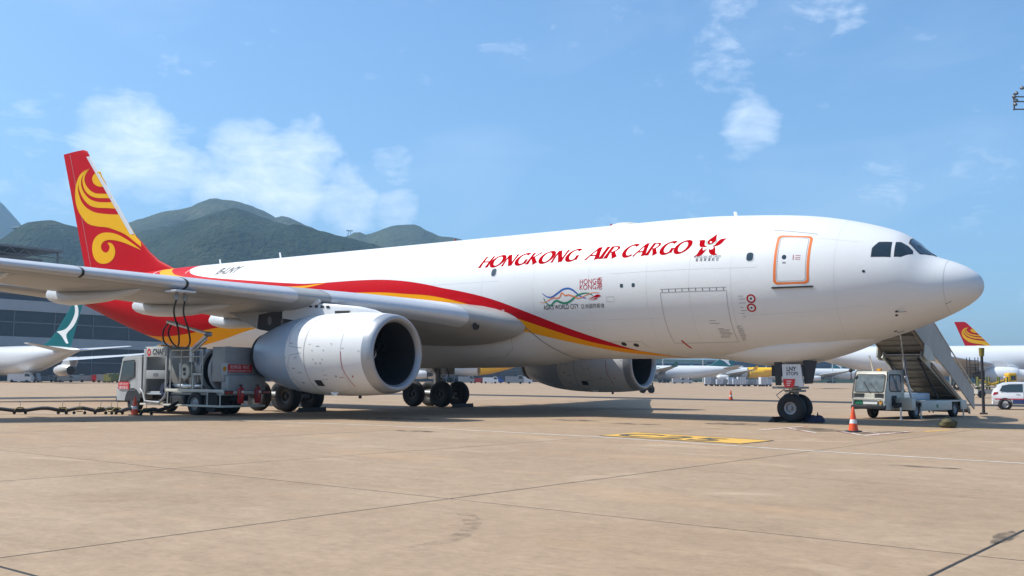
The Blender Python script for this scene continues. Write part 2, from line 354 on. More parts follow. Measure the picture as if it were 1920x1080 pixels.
def decal(name, shapes, mapf, m, parent, du=None, dv=None, smooth=60, label=None):
    """shapes: list of (verts2d, faces) ; mapf(u,v)->3D; cut on a du/dv grid so it follows the surface"""
    bm = bmesh.new()
    for vs, fs in shapes:
        bv = [bm.verts.new((x, y, 0)) for x, y in vs]
        fs2 = []
        for f in fs:
            if len(f) <= 4: fs2.append(f)
            else: fs2 += [tuple(f[i] for i in t) for t in tessellate_polygon([[Vector((*vs[i], 0)) for i in f]])]
        for f in fs2:
            try: bm.faces.new([bv[i] for i in f])
            except ValueError: pass
    for ax, d in ((0, du), (1, dv)):
        if not d: continue
        xs = [v.co[ax] for v in bm.verts]; a, b = min(xs), max(xs); k = math.floor(a/d)+1
        while k*d < b:
            co = [0, 0, 0]; no = [0, 0, 0]; co[ax] = k*d; no[ax] = 1
            bmesh.ops.bisect_plane(bm, geom=bm.verts[:]+bm.edges[:]+bm.faces[:], dist=1e-6, plane_co=co, plane_no=no); k += 1
    org = ORG.get(parent.name, Vector((0, 0, 0))) if parent else Vector((0, 0, 0))
    for v in bm.verts: v.co = Vector(mapf(v.co.x, v.co.y))-org
    me = bpy.data.meshes.new(name); bm.to_mesh(me); bm.free(); me.materials.append(M[m])
    me.polygons.foreach_set('use_smooth', [True]*len(me.polygons))
    o = bpy.data.objects.new(name, me); COL.objects.link(o); o.parent = parent; ORG[o.name] = org
    if label: o['label'] = label
    return o
def poly(pts): return (list(pts), [tuple(range(len(pts)))])
def rect(x0, x1, y0, y1): return poly([(x0, y0), (x1, y0), (x1, y1), (x0, y1)])
def rrect(x0, x1, y0, y1, r, n=5):
    pts = []
    for cx, cy, a in ((x1-r, y1-r, 0), (x0+r, y1-r, 90), (x0+r, y0+r, 180), (x1-r, y0+r, 270)):
        pts += [(cx+r*math.cos(R(a+90*i/n)), cy+r*math.sin(R(a+90*i/n))) for i in range(n+1)]
    return pts
def ring(outer, inner):
    n = len(outer); return (list(outer)+list(inner), [(i, (i+1) % n, n+(i+1) % n, n+i) for i in range(n)])
def ribbon(path, w):           # variable width stroke in 2D ; w: number or list
    L_, Rr = [], []
    for i, p in enumerate(path):
        a, b = path[max(0, i-1)], path[min(len(path)-1, i+1)]; dx, dy = b[0]-a[0], b[1]-a[1]; l = math.hypot(dx, dy) or 1
        ww = w[i] if isinstance(w, (list, tuple)) else w
        L_.append((p[0]-dy/l*ww/2, p[1]+dx/l*ww/2)); Rr.append((p[0]+dy/l*ww/2, p[1]-dx/l*ww/2))
    n = len(path); return (L_+Rr, [(i, i+1, n+i+1, n+i) for i in range(n-1)])
def shift(sh, dx, dy, s=1., shear=0.): return ([((x+shear*y)*s+dx, y*s+dy) for x, y in sh[0]], sh[1])
def smooth_path(pts, k=6):
    out = []
    for i in range(len(pts)-1):
        p0, p1, p2, p3 = pts[max(0, i-1)], pts[i], pts[i+1], pts[min(len(pts)-1, i+2)]
        for j in range(k):
            t = j/k; out.append(tuple(.5*((2*b)+(c-a)*t+(2*a-5*b+4*c-d)*t*t+(-a+3*b-3*c+d)*t**3) for a, b, c, d in zip(p0, p1, p2, p3)))
    return out+[tuple(pts[-1])]
def smooth_loop(pts, k=3):
    out = []; n = len(pts)
    for i in range(n):
        p0, p1, p2, p3 = pts[i-1], pts[i], pts[(i+1) % n], pts[(i+2) % n]
        def sharp(a_, b_, c_): return (Vector(a_)-Vector(b_)).angle(Vector(c_)-Vector(b_), 3) < 1.45
        if sharp(p0, p1, p2): p0 = p1
        if sharp(p1, p2, p3): p3 = p2
        for j in range(k):
            t = j/k; out.append(tuple(.5*((2*b)+(c-a)*t+(2*a-5*b+4*c-d)*t*t+(-a+3*b-3*c+d)*t**3) for a, b, c, d in zip(p0, p1, p2, p3)))
    return out

# ================================================================== THE SETTING
ground = MB()
GS = 16000
ground.quad((-GS, -GS, -.03), (GS, -GS, -.03), (GS, GS, -.03), (-GS, GS, -.03))
ground = tag(ground.build('ground', 'concrete', None, 0), kind='structure')
# concrete slabs with open joints, as far as they can be told apart
GR = .047; SLX, SLS = 6.36, 5.88; GX0, GS0 = 1.05, 20.75           # grid turned a little against the aircraft
def slabp(i, j):
    x, s = i*SLX, j*SLS
    return GX0+x*math.cos(GR)+s*math.sin(GR), GS0-x*math.sin(GR)+s*math.cos(GR)
def slab_frame(i, j):
    X, S = slabp(i, j); return P(X, S, 0)
hx, hs = SLX/2-.016, SLS/2-.024
b = MB(); nb = .005
def ringz(k, z): return [(-hx+k, -hs+k, z), (hx-k, -hs+k, z), (hx-k, hs-k, z), (-hx+k, hs-k, z)]
b.loft([ringz(0, -.028), ringz(0, -nb), ringz(nb, 0)], False); k_ = len(b.v); b.add(ringz(nb, 0), [(0, 1, 2, 3)])
proto = b.build('concrete_slab', 'concrete', ground, 0)
cnt = 0
for i in range(-3, 9):
    for j in range(-9, 3):
        X, S = slabp(i+.5, j+.5); c = P(X, S, 0)
        d = c-CAM; dep = d.dot(_fw); lat = d.dot(_rt)
        if dep < -3 or abs(lat) > .56*max(dep, 0)+7: continue
        o = proto if cnt == 0 else proto.copy()
        if cnt: COL.objects.link(o)
        o.parent = ground; o.location = c+Vector((0, 0, random.uniform(-.0008, .0008))); o.rotation_euler = (0, 0, -GR); cnt += 1
sl = MB(); cs = [slabp(-4, -10), slabp(10, -10), slabp(10, 4), slabp(-4, 4)]
sl.quad(*[P(x, s, -.0045) for x, s in cs]); o = sl.build('joint_sealant', 'sealant', ground, 0)
o['kind'] = 'structure'
# the sealant sheet stops where the slabs do
def strip(name, pts, w, m, z=.004, side=0.):
    q = []
    pts = [Vector((x, s)) for x, s in pts]
    for i, p in enumerate(pts):
        d = (pts[min(i+1, len(pts)-1)]-pts[max(0, i-1)]).normalized(); n = Vector((-d.y, d.x)); q.append((p+n*(side+w/2), p+n*(side-w/2)))
    mb = MB()
    for a, c in zip(q, q[1:]): mb.quad(P(a[0].x, a[0].y, z), P(c[0].x, c[0].y, z), P(c[1].x, c[1].y, z), P(a[1].x, a[1].y, z))
    return mb.build(name, m, ground, 0)
strip('painted_line', [(60, 7.0), (21.05, 13.3), (16.0, 12.75), (7.31, 13.35), (.96, 14.75), (-3.53, 15.35), (-12, 16.3)][1:], .13, 'linewhite')
strip('painted_line', [(46, 12.9), (30, 14.6), (21.2, 13.4)], .11, 'linewhite', .005)
for a, c in (((5.25, 6.81), (5.06, 3.43)), ((5.09, 4.96), (3.44, 7.12)), ((3.15, 5.69), (2.02, 7.42)), ((1.74, 7.63), (1.4, 4.4)), ((2.59, 5.3), (1.74, 6.51))):
    strip('painted_line', [a, c], .12, 'linewhite', .005, .065); strip('painted_line', [a, c], .11, 'linered', .005, -.06)
strip('painted_line', [(1.05, 4.06), (.72, 2.21)], .2, 'lineyellow', .005)
strip('painted_line', [(70, -3), (34, -1.2), (12, 0), (-20, 1.6)], .16, 'lineyellow', .003)
strip('painted_line', [(80, -62), (10, -48), (-40, -38)], .25, 'linewhite', .003)
strip('painted_line', [(140, -122), (20, -90), (-40, -72)], .3, 'linewhite', .003)
strip('tyre_mark', [(95, -52), (10, -42), (-50, -33)], 1.6, 'lineblack', .0025) if False else None
def blotch(name, X, S, rx, rs, m_, z, seed, n=26):
    pts = [(X+rx*math.cos(a)*(1+.35*noise.noise(Vector((math.cos(a)*1.7, math.sin(a)*1.7, seed)))), S+rs*math.sin(a)*(1+.35*noise.noise(Vector((math.cos(a)*1.7, math.sin(a)*1.7, seed+5))))) for a in [2*math.pi*i/n for i in range(n)]]
    decal(name, [poly(pts)], lambda u, v: P(u, v, z), m_, ground)
for i, (X, S, rx, rs) in enumerate(((7.8, 3.4, 1.0, .8), (3.7, 5.6, .9, .7), (4.4, 4.6, .7, .5), (2.4, 6.2, .6, .5), (1.7, 5.2, .5, .5), (13.5, 4.8, 1.1, .5), (10.2, 5.9, 1.0, .4), (12.6, 14.6, .8, .3), (-2.2, 17.5, .9, .15), (22, 13.8, .8, .3), (25.0, 17.5, .6, .25), (19, 8.2, 1.6, .5), (-5.05, 25.6, .10, .5))):
    blotch('oil_stain', X, S, rx, rs, 'stain', .0062+.0002*i, i*3.3)
strip('tyre_mark', smooth_path([(.3, 27.6), (-.3, 28.2), (-.75, 29.0), (-.9, 29.9)], 5), .2, 'scuff', .0055)
for k_ in (-1.15, 1.15): strip('tyre_mark', [(-4, k_*.35-.2), (5, k_*.3), (16, k_*.3), (34, k_*.32)], .32, 'scuff', .0056)
# yellow stand-number box
q4 = [(7.39, 12.85), (7.44, 10.67), (2.86, 11.75), (2.97, 13.55)]
mb = MB(); mb.quad(*[P(x, s, .005) for x, s in q4]); mb.build('stand_number_box', 'lineyellow', ground, 0)
for i in range(4):
    a, c = q4[i], q4[(i+1) % 4]
    if i in (2, 3, 1): strip('stand_number_border', [a, c], .07, 'lineblack', .009)
vs, fs = text_mesh('C25', 1.9, 0, 1.12, offset=.05)
def stand(u, v):
    t = (u+.15)/4.6; w = .12+v/1.9*.95
    a = (7.42-4.5*t, 12.75+.72*t); c = (7.42-4.5*t, 10.75+1.05*t)
    return P(a[0]+(c[0]-a[0])*w, a[1]+(c[1]-a[1])*w, .0095)
decal('stand_number', [(vs, fs)], stand, 'lineblack', ground)

# ---- hills
def hill(name, prof, D, depth, m, seed, amp, n=260, rows=34, x0=-1500, x1=3300):
    mb = MB(); grid = []
    for i in range(n+1):
        px = x0+(x1-x0)*i/n
        y = pchip(prof, px, 1) if prof[0][0] < px < prof[-1][0] else (prof[0][1] if px <= prof[0][0] else prof[-1][1])
        top = survey(px, y, D); H = max(2., top.z); row = []
        for j in range(rows+1):
            t = j/rows*1.5                      # 0 foot, 1 crest, 1.5 behind
            q = ground_at(px, D-depth*(1-t)) if t <= 1 else ground_at(px, D+depth*(t-1))
            q = Vector((q.x, q.y, 0))
            s = (t*t*(3-2*t))**.85 if t <= 1 else max(0., 1-(t-1)*1.3)
            z = H*s
            k = .0016*2600/D*1.6*.9
            nv = noise.fractal(Vector((q.x*k, q.y*k, seed)), .9, 2.1, 6)
            ridge = 1-abs(noise.noise(Vector((q.x*k*.8, q.y*k*.8, seed+9))))*2
            fade = max(0., math.sin(math.pi*min(1, t)))
            z += H*amp*fade*(nv*.7+(ridge-.5)*.55)
            if t > .93: z += H*(.012*noise.noise(Vector((px*.09, seed, t)))+.006*noise.noise(Vector((px*.31, seed, t))))
            row.append((q.x, q.y, max(-2., min(z, H*(.55+.45*s) if t < 1 else z))))
        grid.append(row)
    for r in grid: mb.v += [Vector(p) for p in r]
    w = rows+1
    for i in range(n):
        for j in range(rows): mb.f.append((i*w+j, (i+1)*w+j, (i+1)*w+j+1, i*w+j+1))
    return tag(mb.build(name, m, None, 180), kind='structure')
hill('hill', [(-1500, 560), (-700, 500), (-300, 490), (-60, 478), (0, 462), (30, 444), (60, 434), (90, 432), (130, 437), (170, 446), (215, 452), (250, 436), (300, 424), (340, 414), (400, 408), (440, 411), (480, 424), (520, 436), (560, 446), (620, 462), (700, 476), (800, 494), (900, 520), (1000, 560), (1150, 640), (1250, 676), (1400, 678), (1600, 684), (2000, 688), (2600, 670), (3300, 650)], 1500, 850, 'hill', 3.1, .30, 420, 46)
hill('hill', [(-1500, 560), (-200, 520), (100, 470), (200, 440), (258, 424), (300, 411), (330, 407), (352, 402), (372, 391), (392, 385), (430, 386), (470, 394), (500, 404), (512, 411), (524, 407), (535, 410), (570, 424), (600, 436), (622, 444), (638, 448), (650, 444), (662, 438), (668, 436), (680, 443), (720, 430), (748, 424), (775, 424), (800, 435), (822, 446), (840, 449), (870, 458), (950, 500), (1050, 580), (1150, 660), (1300, 690), (2000, 692), (3300, 660)], 2150, 1000, 'farhill', 8.4, .26, 420, 46)
hill('hill', [(-1500, 420), (-500, 390), (-200, 366), (-90, 352), (-40, 366), (0, 394), (30, 424), (60, 446), (120, 470), (300, 560), (600, 660), (3300, 690)], 3300, 1200, 'farhill', 5.7, .14)

# ---- long terminal hangar behind the parked aircraft, face at right angles to our aircraft
hg = thing('cargo_terminal', 'long dark glazed terminal building with pale concrete bands at the left', 'building', P(272, -150, 0))
def fbox(x0, x1, s0, s1, z0, z1): return MB().box(x0, x1, s0, s1, z0, z1, P)
S0, S1 = -420, 60
fbox(272, 330, S0, S1, 0, 30).build('wall', 'facadedark', hg, 0)
for z0, z1 in ((9.6, 12.3), (19.6, 22.6)): fbox(270.6, 272.02, S0, S1, z0, z1).build('concrete_band', 'concrete_wall', hg, 0)
fbox(271.2, 272.03, S0, S1, 24.2, 25.0).build('parapet', 'mullion', hg, 0)
for z0, z1 in ((12.3, 16.2), (16.5, 19.6), (.6, 5.2), (5.5, 9.6)): fbox(271.6, 272.04, S0, S1, z0, z1).build('glazing_band', 'facadeglass', hg, 0)
for zz in (16.2, 5.2): fbox(271.3, 272.05, S0, S1, zz, zz+.3).build('transom', 'mullion', hg, 0)
k = S0
while k < S1:
    fbox(271.45, 272.06, k, k+.28, .4, 19.6).build('mullion', 'mullion', hg, 0); k += 12.0
rf = thing('roof_pavilion', 'grey flat-roofed pavilion with open truss eaves above the terminal', 'building', P(290, -112, 30))
fbox(282, 326, -121, -20, 30, 36).build('wall', 'roofgrey', rf, 0)
fbox(276, 330, -124, -18, 38.0, 38.6).build('roof', 'mullion', rf, 0)
mb = MB(); s_ = -124
while s_ < -20:
    mb.cyl(P(277, s_, 36.2), P(277, s_+2.2, 38), .12, n=5); mb.cyl(P(277, s_+2.2, 38), P(277, s_+4.4, 36.2), .12, n=5); s_ += 4.4
mb.cyl(P(277, -124, 36.2), P(277, -20, 36.2), .14, n=5); mb.build('truss', 'mullion', rf)
for s_ in (-123, -98, -73, -48): MB().cyl(P(277.2, s_, 30), P(277.2, s_, 38), .3, n=8).build('column', 'mullion', rf)

# ---- cable-car tower and hilltop station on the ridge
tw = survey(655, 446, 2140); t0 = thing('cable_car_tower', 'slim cable-car tower on the saddle of the ridge', 'tower', tw)
mb = MB()
for dx in (-4.5, 4.5): mb.cyl(tw+_rt*dx, tw+_rt*dx*.35+Vector((0, 0, 15)), .8, .6, 6)
mb.build('mast', 'mast', t0); mb = MB(); mb.cyl(tw-_rt*7+Vector((0, 0, 15.5)), tw+_rt*7+Vector((0, 0, 15.5)), 1.2, n=6); mb.build('crossarm', 'mast', t0)
tw = survey(34, 443, 1495); t0 = thing('cable_car_pylon', 'broad lattice cable-car pylon on the near wooded hill', 'tower', tw)
mb = MB()
for dx in (-7, -2.5, 2.5, 7): mb.cyl(tw+_rt*dx+Vector((0, 0, -8)), tw+_rt*dx*.9+Vector((0, 0, 12)), .65, .5, 5)
for z in (2, 7, 11.5): mb.cyl(tw-_rt*9+Vector((0, 0, z)), tw+_rt*9+Vector((0, 0, z)), .55, n=5)
mb.build('lattice', 'mast', t0)
mb = MB(); mb.cyl(tw-_rt*11+Vector((0, 0, 12.8)), tw+_rt*15+Vector((0, 0, 13.5)), 1.0, n=6); mb.build('crossarm', 'mast', t0)
tw = survey(431, 386, 2150); t0 = thing('summit_antenna', 'thin antenna mast on the highest summit', 'antenna', tw)
MB().cyl(tw+Vector((0, 0, -4)), tw+Vector((0, 0, 9)), .5, .3, 5).build('mast', 'mast', t0)

# ---- haze: the air between here and the hills
hz = MB(); ext = 4300
hz.box(-ext, ext, -ext, ext, -4, 600)
HZ = bpy.data.materials.new('haze_air'); HZ.use_nodes = True
for n_ in list(HZ.node_tree.nodes):
    if n_.type != 'OUTPUT_MATERIAL': HZ.node_tree.nodes.remove(n_)
pv = HZ.node_tree.nodes.new('ShaderNodeVolumePrincipled'); pv.inputs['Color'].default_value = (.42, .70, 1.0, 1); pv.inputs['Density'].default_value = 1.9e-4; pv.inputs['Anisotropy'].default_value = .0
HZ.node_tree.links.new(pv.outputs[0], HZ.node_tree.nodes['Material Output'].inputs['Volume'])
M['haze'] = HZ
hz = tag(hz.build('haze', 'haze', None, 0), 'pale blue haze in the air over the apron and hills', 'haze', kind='stuff')

# ================================================================== THE CARGO AIRLINER
ZC = 5.215
PROF = [(0, -.40, -.40, 0), (.03, -.24, -.57, .20), (.12, -.07, -.74, .40), (.3, .10, -.92, .65), (.6, .30, -1.12, .92), (1.0, .48, -1.33, 1.19), (1.4, .63, -1.51, 1.42), (1.75, .88, -1.65, 1.60), (2.1, 1.24, -1.78, 1.77), (2.5, 1.54, -1.92, 1.94), (3.0, 1.76, -2.08, 2.11), (3.5, 1.93, -2.22, 2.25), (4.2, 2.13, -2.38, 2.41), (5, 2.32, -2.53, 2.55), (6, 2.49, -2.66, 2.67), (7, 2.60, -2.74, 2.75), (8.5, 2.72, -2.80, 2.81), (10, 2.80, -2.82, 2.82), (12, 2.82, -2.82, 2.82), (20, 2.82, -2.82, 2.82), (37, 2.82, -2.82, 2.82), (39, 2.82, -2.74, 2.81), (41, 2.82, -2.50, 2.77), (43.5, 2.81, -2.06, 2.62), (46, 2.77, -1.47, 2.38), (49, 2.66, -.66, 2.0), (52, 2.50, .24, 1.50), (54.5, 2.33, .98, 1.03), (56.5, 2.16, 1.46, .58), (57.4, 2.05, 1.65, .32), (57.7, 1.92, 1.78, .1)]
_sc = {}
def sec(X):
    k = round(X, 3)
    if k not in _sc: _sc[k] = tuple(pchip(PROF, X, c) for c in (1, 2, 3))
    return _sc[k]
BT = [(15.6, -96), (16.0, -74), (16.5, -58), (17.1, -39), (17.8, -24), (18.6, -12), (20, -4), (24, 0), (30, -4), (32.5, -20), (34.2, -45), (36, -96)]
BB = [(15.6, 0), (16.2, .05), (17, .14), (18.2, .25), (20, .34), (24, .38), (30, .38), (33, .24), (36, 0)]
def bulge(X, th):                   # wing-body fairing swelling out of the belly
    th = ((th+180) % 360)-180
    if th > 90: th = 180-th
    elif th < -90: th = -180-th
    t = (lin(BT, X)-th)/55.
    if t <= 0: return 0.
    t = min(1., t); return .012*min(1., t*20)*min(1, lin(BB, X)*10)+lin(BB, X)*(t*t*(3-2*t))
def fus(X, th, off=0.):              # th in degrees above the starboard horizon
    zt, zb, w = sec(X); zm, hh = (zt+zb)/2, (zt-zb)/2; c, s = math.cos(R(th)), math.sin(R(th))
    n = Vector((0, c*hh, s*w)); n = n.normalized() if n.length > 1e-6 else Vector((0, 0, 0))
    if 15.6 < X < 36: off += bulge(X, th)
    return P(X, w*c+n.y*off, ZC+zm+hh*s+n.z*off)
def side(X, v, off): return fus(X, math.degrees(v), off)
plane = thing('cargo_airliner', 'large white twin-engine freighter with red and yellow swoosh and swirl tail', 'airliner', (0, 0, 0))
XS = [.004, .03, .07, .12, .2, .3, .45, .6, .8, 1.0, 1.2, 1.4, 1.6, 1.75, 1.9, 2.1, 2.3, 2.5, 2.75, 3, 3.25, 3.5, 3.85, 4.2, 4.6, 5, 5.5, 6, 6.5, 7, 7.7, 8.5, 9.2, 10, 11, 12, 14, 16, 18, 20, 23, 26, 29, 32, 35, 37, 38, 39, 40, 41, 42, 43.5, 45, 46, 47.5, 49, 50.5, 52, 53.3, 54.5, 55.5, 56.5, 57, 57.4, 57.7]
XS = sorted(set(XS+[12+.5*i for i in range(90)]+[2+.2*i for i in range(50)]))
mb = MB(); mb.loft([[fus(X, t) for t in range(0, 360, 2)] for X in XS])
fuselage = mb.build('fuselage', 'white', plane, 40)

# livery: each colour field is a skin following the fuselage, cut to its outline
UP = [(10.7, -83), (10.98, -79.45), (12.583, -62.9), (13.664, -49.94), (15.456, -32.75), (16.78, -21.12), (19.014, -5.0), (20.66, 2.83), (21.588, 6.38), (22.555, 10.59), (23.963, 15.48), (25.279, 18.3), (26.256, 19.3), (27.571, 19.75), (29.182, 19.68), (30.597, 20.1), (31.898, 22.18), (34.6, 27.99), (35.902, 31.04), (38.655, 37.84), (40.0, 42.3), (40.621, 45.27), (41.2, 50.0), (41.60, 57.0)]
RY = [(10.7, -83.2), (10.98, -79.9), (12.023, -67.68), (13.188, -59.19), (14.382, -50.57), (16.229, -34.7), (17.882, -22.29), (19.007, -15.5), (21.309, -3.77), (22.441, .34), (23.861, 3.09), (25.135, 5.52), (26.098, 6.5), (26.978, 6.97), (27.684, 5.78), (29, 2.0), (31, -6), (33, -13.5), (35, -18), (37.148, -21.22), (38.672, -25.09), (40.511, -32.18), (41.736, -37.49), (43.888, -48.22), (45.5, -58), (47.2, -72), (48.2, -89.9)]
YW = [(10.7, -83.4), (11.006, -80.53), (12.147, -72.65), (13.344, -65.39), (14.519, -56.21), (16.407, -43.26), (17.944, -33.73), (20, -24), (23, -14.5), (26, -11), (29, -12), (32, -18.5), (34.814, -25.49), (36.626, -32.95), (38.635, -41.91), (40.5, -52), (42.3, -64), (43.6, -77), (44.2, -89.9)]
SLT = [(29.12, 19.6), (29.88, 18.72), (30.827, 17.99), (32.634, 19.04), (35, 23.4), (38, 31.0), (40.2, 37.5), (41.6, 43.0), (42.571, 47.93), (43.3, 56), (43.9, 67), (44.25, 78.65), (44.33, 90)]
SLB = [(29.12, 19.5), (29.852, 17.18), (30.78, 15.28), (31.403, 14.7), (33, 15.2), (36, 18.5), (39, 25), (41, 31.5), (42.8, 40), (44.216, 50.73), (44.9, 62), (45.3, 76.14), (45.42, 90)]
def band(name, lo, hi, X0, X1, off, m, n=90, rows=14, sides=(1, -1)):
    for sd in sides:
        g_ = MB(); R_ = []
        for i in range(n+1):
            X = X0+(X1-X0)*i/n; a, b_ = lo(X), hi(X)
            R_.append([fus(X, (a+(b_-a)*j/rows) if sd > 0 else 180-(a+(b_-a)*j/rows), off) for j in range(rows+1)])
        g_.loft(R_, False, False); g_.build(name, m, fuselage, 0, normals=False).data.polygons.foreach_set('use_smooth', [True]*(n*rows))
pc = lambda K: (lambda x: pchip(K, x, 1) if x < K[-1][0] else K[-1][1])
up, ry, yw, slt, slb = pc(UP), pc(RY), pc(YW), pc(SLT), pc(SLB)
def top_red(X): return up(X) if X < 41.6 else 90.
# red swoosh (front) and tail red are one field between ry and the sliver's lower edge / upper edge
band('red_stripe', ry, lambda X: up(X) if X < 29.15 else slb(X), 10.75, 45.42, .006, 'red', 240, 30)
band('red_stripe', slt, up, 29.12, 41.6, .006, 'red', 80)
band('red_stripe', slt, lambda X: 90 if X > 41.61 else up(X), 41.6, 44.33, .006, 'red', 24, 24)
band('yellow_stripe', slb, slt, 29.12, 44.33, .008, 'yellow', 100)
band('yellow_stripe', slb, lambda X: 90., 44.33, 45.42, .008, 'yellow', 12, 24)
band('tail_red_field', lambda X: ry(X), lambda X: 90., 45.42, 48.2, .006, 'red', 24, 60)
band('tail_red_field', lambda X: -90., lambda X: 90., 48.2, 57.6, .006, 'red', 60, 80)
band('yellow_stripe', yw, ry, 10.75, 44.2, .007, 'yellow', 220, 20)
band('yellow_stripe', lambda X: -90., ry, 44.2, 48.2, .007, 'yellow', 24, 24)

def sd(X0, th0, off):                 # lettering frame on the starboard side: u forward, v up the skin
    return lambda u, v: fus(X0-u, th0+math.degrees(v/2.82), off)
# main titles: flared italic capitals drawn stroke by stroke
def arc(cx, cy, rx, ry_, a0, a1, n=26, w0=.135, w1=.275, ph=200):
    p, w = [], []
    for i in range(n+1):
        a = a0+(a1-a0)*i/n; p.append((cx+rx*math.cos(R(a)), cy+ry_*math.sin(R(a)))); w.append(w0+(w1-w0)*abs(math.cos(R(a-ph)/1))**1.5)
    return ribbon(p, w)
def stem(x0, y0, x1, y1, w0, w1=None, n=4):
    w1 = w0 if w1 is None else w1; w0 *= 1.55; w1 *= 1.55; return ribbon([(x0+(x1-x0)*i/n, y0+(y1-y0)*i/n) for i in range(n+1)], [w0+(w1-w0)*i/n-.03*math.sin(math.pi*i/n) for i in range(n+1)])
GL = {'H': (.78, [stem(.08, 0, .08, 1, .15, .12), stem(.08, .5, .66, .5, .085), stem(.66, 0, .66, 1, .16, .12)]),
      'O': (1.0, [arc(.48, .5, .42, .47, 0, 360, 40)]),
      'N': (.92, [stem(.07, 0, .07, 1, .12, .10), stem(.09, .98, .72, .03, .19), stem(.75, 0, .75, 1, .10, .12)]),
      'G': (.95, [arc(.48, .5, .42, .47, 52, 318), stem(.80, .08, .80, .46, .17, .15)]),
      'K': (.82, [stem(.08, 0, .08, 1, .16, .13), stem(.12, .46, .66, .98, .09, .10), stem(.22, .58, .70, .02, .16, .20)]),
      'A': (.88, [stem(.0, 0, .46, 1, .09, .10), stem(.46, 1, .76, 0, .17, .20), stem(.16, .33, .64, .33, .08)]),
      'I': (.26, [stem(.09, 0, .09, 1, .17, .14)]),
      'R': (.84, [stem(.08, 0, .08, 1, .17, .14), ribbon([(.1, .95), (.3, .96), (.48, .9), (.55, .76), (.48, .6), (.3, .5), (.12, .49)], [.08, .09, .13, .17, .12, .09, .08]), stem(.34, .48, .66, .02, .15, .20)]),
      'C': (.88, [arc(.48, .5, .42, .47, 48, 312)])}
def title(txt, h, sp, wordsp, slant):
    out = []; x = 0.
    for ch in txt:
        if ch == ' ': x += wordsp; continue
        adv, sh = GL[ch]
        for s_ in sh: out.append(([((px+slant*py)*h+x, py*h) for px, py in s_[0]], s_[1]))
        x += (adv+sp)*h
    return out, x
def place_title(txt, X0, X1, th0, th1, slant):
    h = R(th1-th0)*2.82; sh, L = title(txt, h, .05, 0, slant); sx = ((X0-X1)-slant*h*.9)/L
    for i, s_ in enumerate(sh):
        vs = [((x-slant*y)*sx+slant*y, y) for x, y in s_[0]]   # stretch the line, keep the slant
        decal('title_lettering', [(vs, s_[1])], sd(X0, th0, .005+.0006*(i % 4)), 'letter_red', fuselage, .25, .1)
place_title('HONGKONG', 19.76, 14.46, 23.2, 35.0, .42)
place_title('AIR', 14.30, 12.56, 23.2, 35.0, .42)
place_title('CARGO', 12.66, 9.56, 23.2, 35.0, .42)
def grow(pts, k):
    cx, cy = sum(p[0] for p in pts)/len(pts), sum(p[1] for p in pts)/len(pts)
    return [(cx+(x-cx)*k, cy+(y-cy)*k) for x, y in pts]
# flower emblem and its caption
fl = lambda l: poly(smooth_loop([((x-770)/1543*2.17, (480-y)/1080*1.80) for x, y in l], 2))
EM = [[(875, 150), (800, 235), (740, 290), (712, 345), (722, 385), (760, 408), (800, 405), (850, 385), (895, 340), (905, 300), (890, 240)],
      [(440, 330), (520, 312), (590, 318), (610, 370), (615, 430), (660, 465), (720, 480), (620, 485), (540, 482), (500, 450), (485, 400), (480, 350)],
      [(1190, 285), (1110, 290), (1050, 300), (990, 360), (950, 430), (880, 465), (960, 470), (1050, 440), (1100, 400), (1140, 330)],
      [(715, 545), (640, 590), (600, 590), (600, 535), (560, 540), (520, 600), (480, 680), (415, 718), (500, 722), (580, 705), (640, 650), (680, 590)],
      [(790, 548), (830, 580), (900, 560), (895, 500), (930, 525), (955, 580), (970, 660), (1025, 690), (950, 700), (880, 690), (820, 640), (805, 590)]]
decal('flower_emblem', [fl(grow(e, 1.22)) for e in EM], sd(8.92, 28.6, .005), 'letter_red', fuselage, .2, .08)
gc = ribbon([((x-770)/1543*2.17, (480-y)/1080*1.8) for x, y in smooth_path([(665, 320), (655, 370), (690, 415), (780, 445), (860, 425), (930, 380), (945, 320)], 4)], .035)
decal('emblem_calyx', [gc], sd(8.92, 28.6, .005), 'green', fuselage, .2, .08)
decal('emblem_dot', [poly([((790-770)/1543*2.17+.045*math.cos(a), (370-480)/-1080*1.8+.04*math.sin(a)) for a in [i*math.pi/6 for i in range(12)]])], sd(8.92, 28.6, .0075), 'white', fuselage)
def txt(name, s, X0, th0, size, m, width=None, shear=0., off=.005, spacing=1., boff=0., parent=None, dv=.1):
    vs, fs = text_mesh(s, size, shear, spacing, offset=boff)
    if width:
        k = width/(max(v[0] for v in vs)-min(v[0] for v in vs)); vs = [(x*k, y) for x, y in vs]
    return decal(name, [(vs, fs)], sd(X0, th0, off), m, parent or fuselage, .4, dv)
txt('emblem_caption', 'HONGKONG AIR CARGO', 9.46, 18.3, .15, 'inkgrey', 1.08)
txt('emblem_caption', '香港貨運航空', 9.38, 15.7, .15, 'ink', .93, spacing=1.6)
txt('registration', 'B-LNY', 38.62, 43.0, .86, 'ink', 1.95, .35, .012, boff=.022)
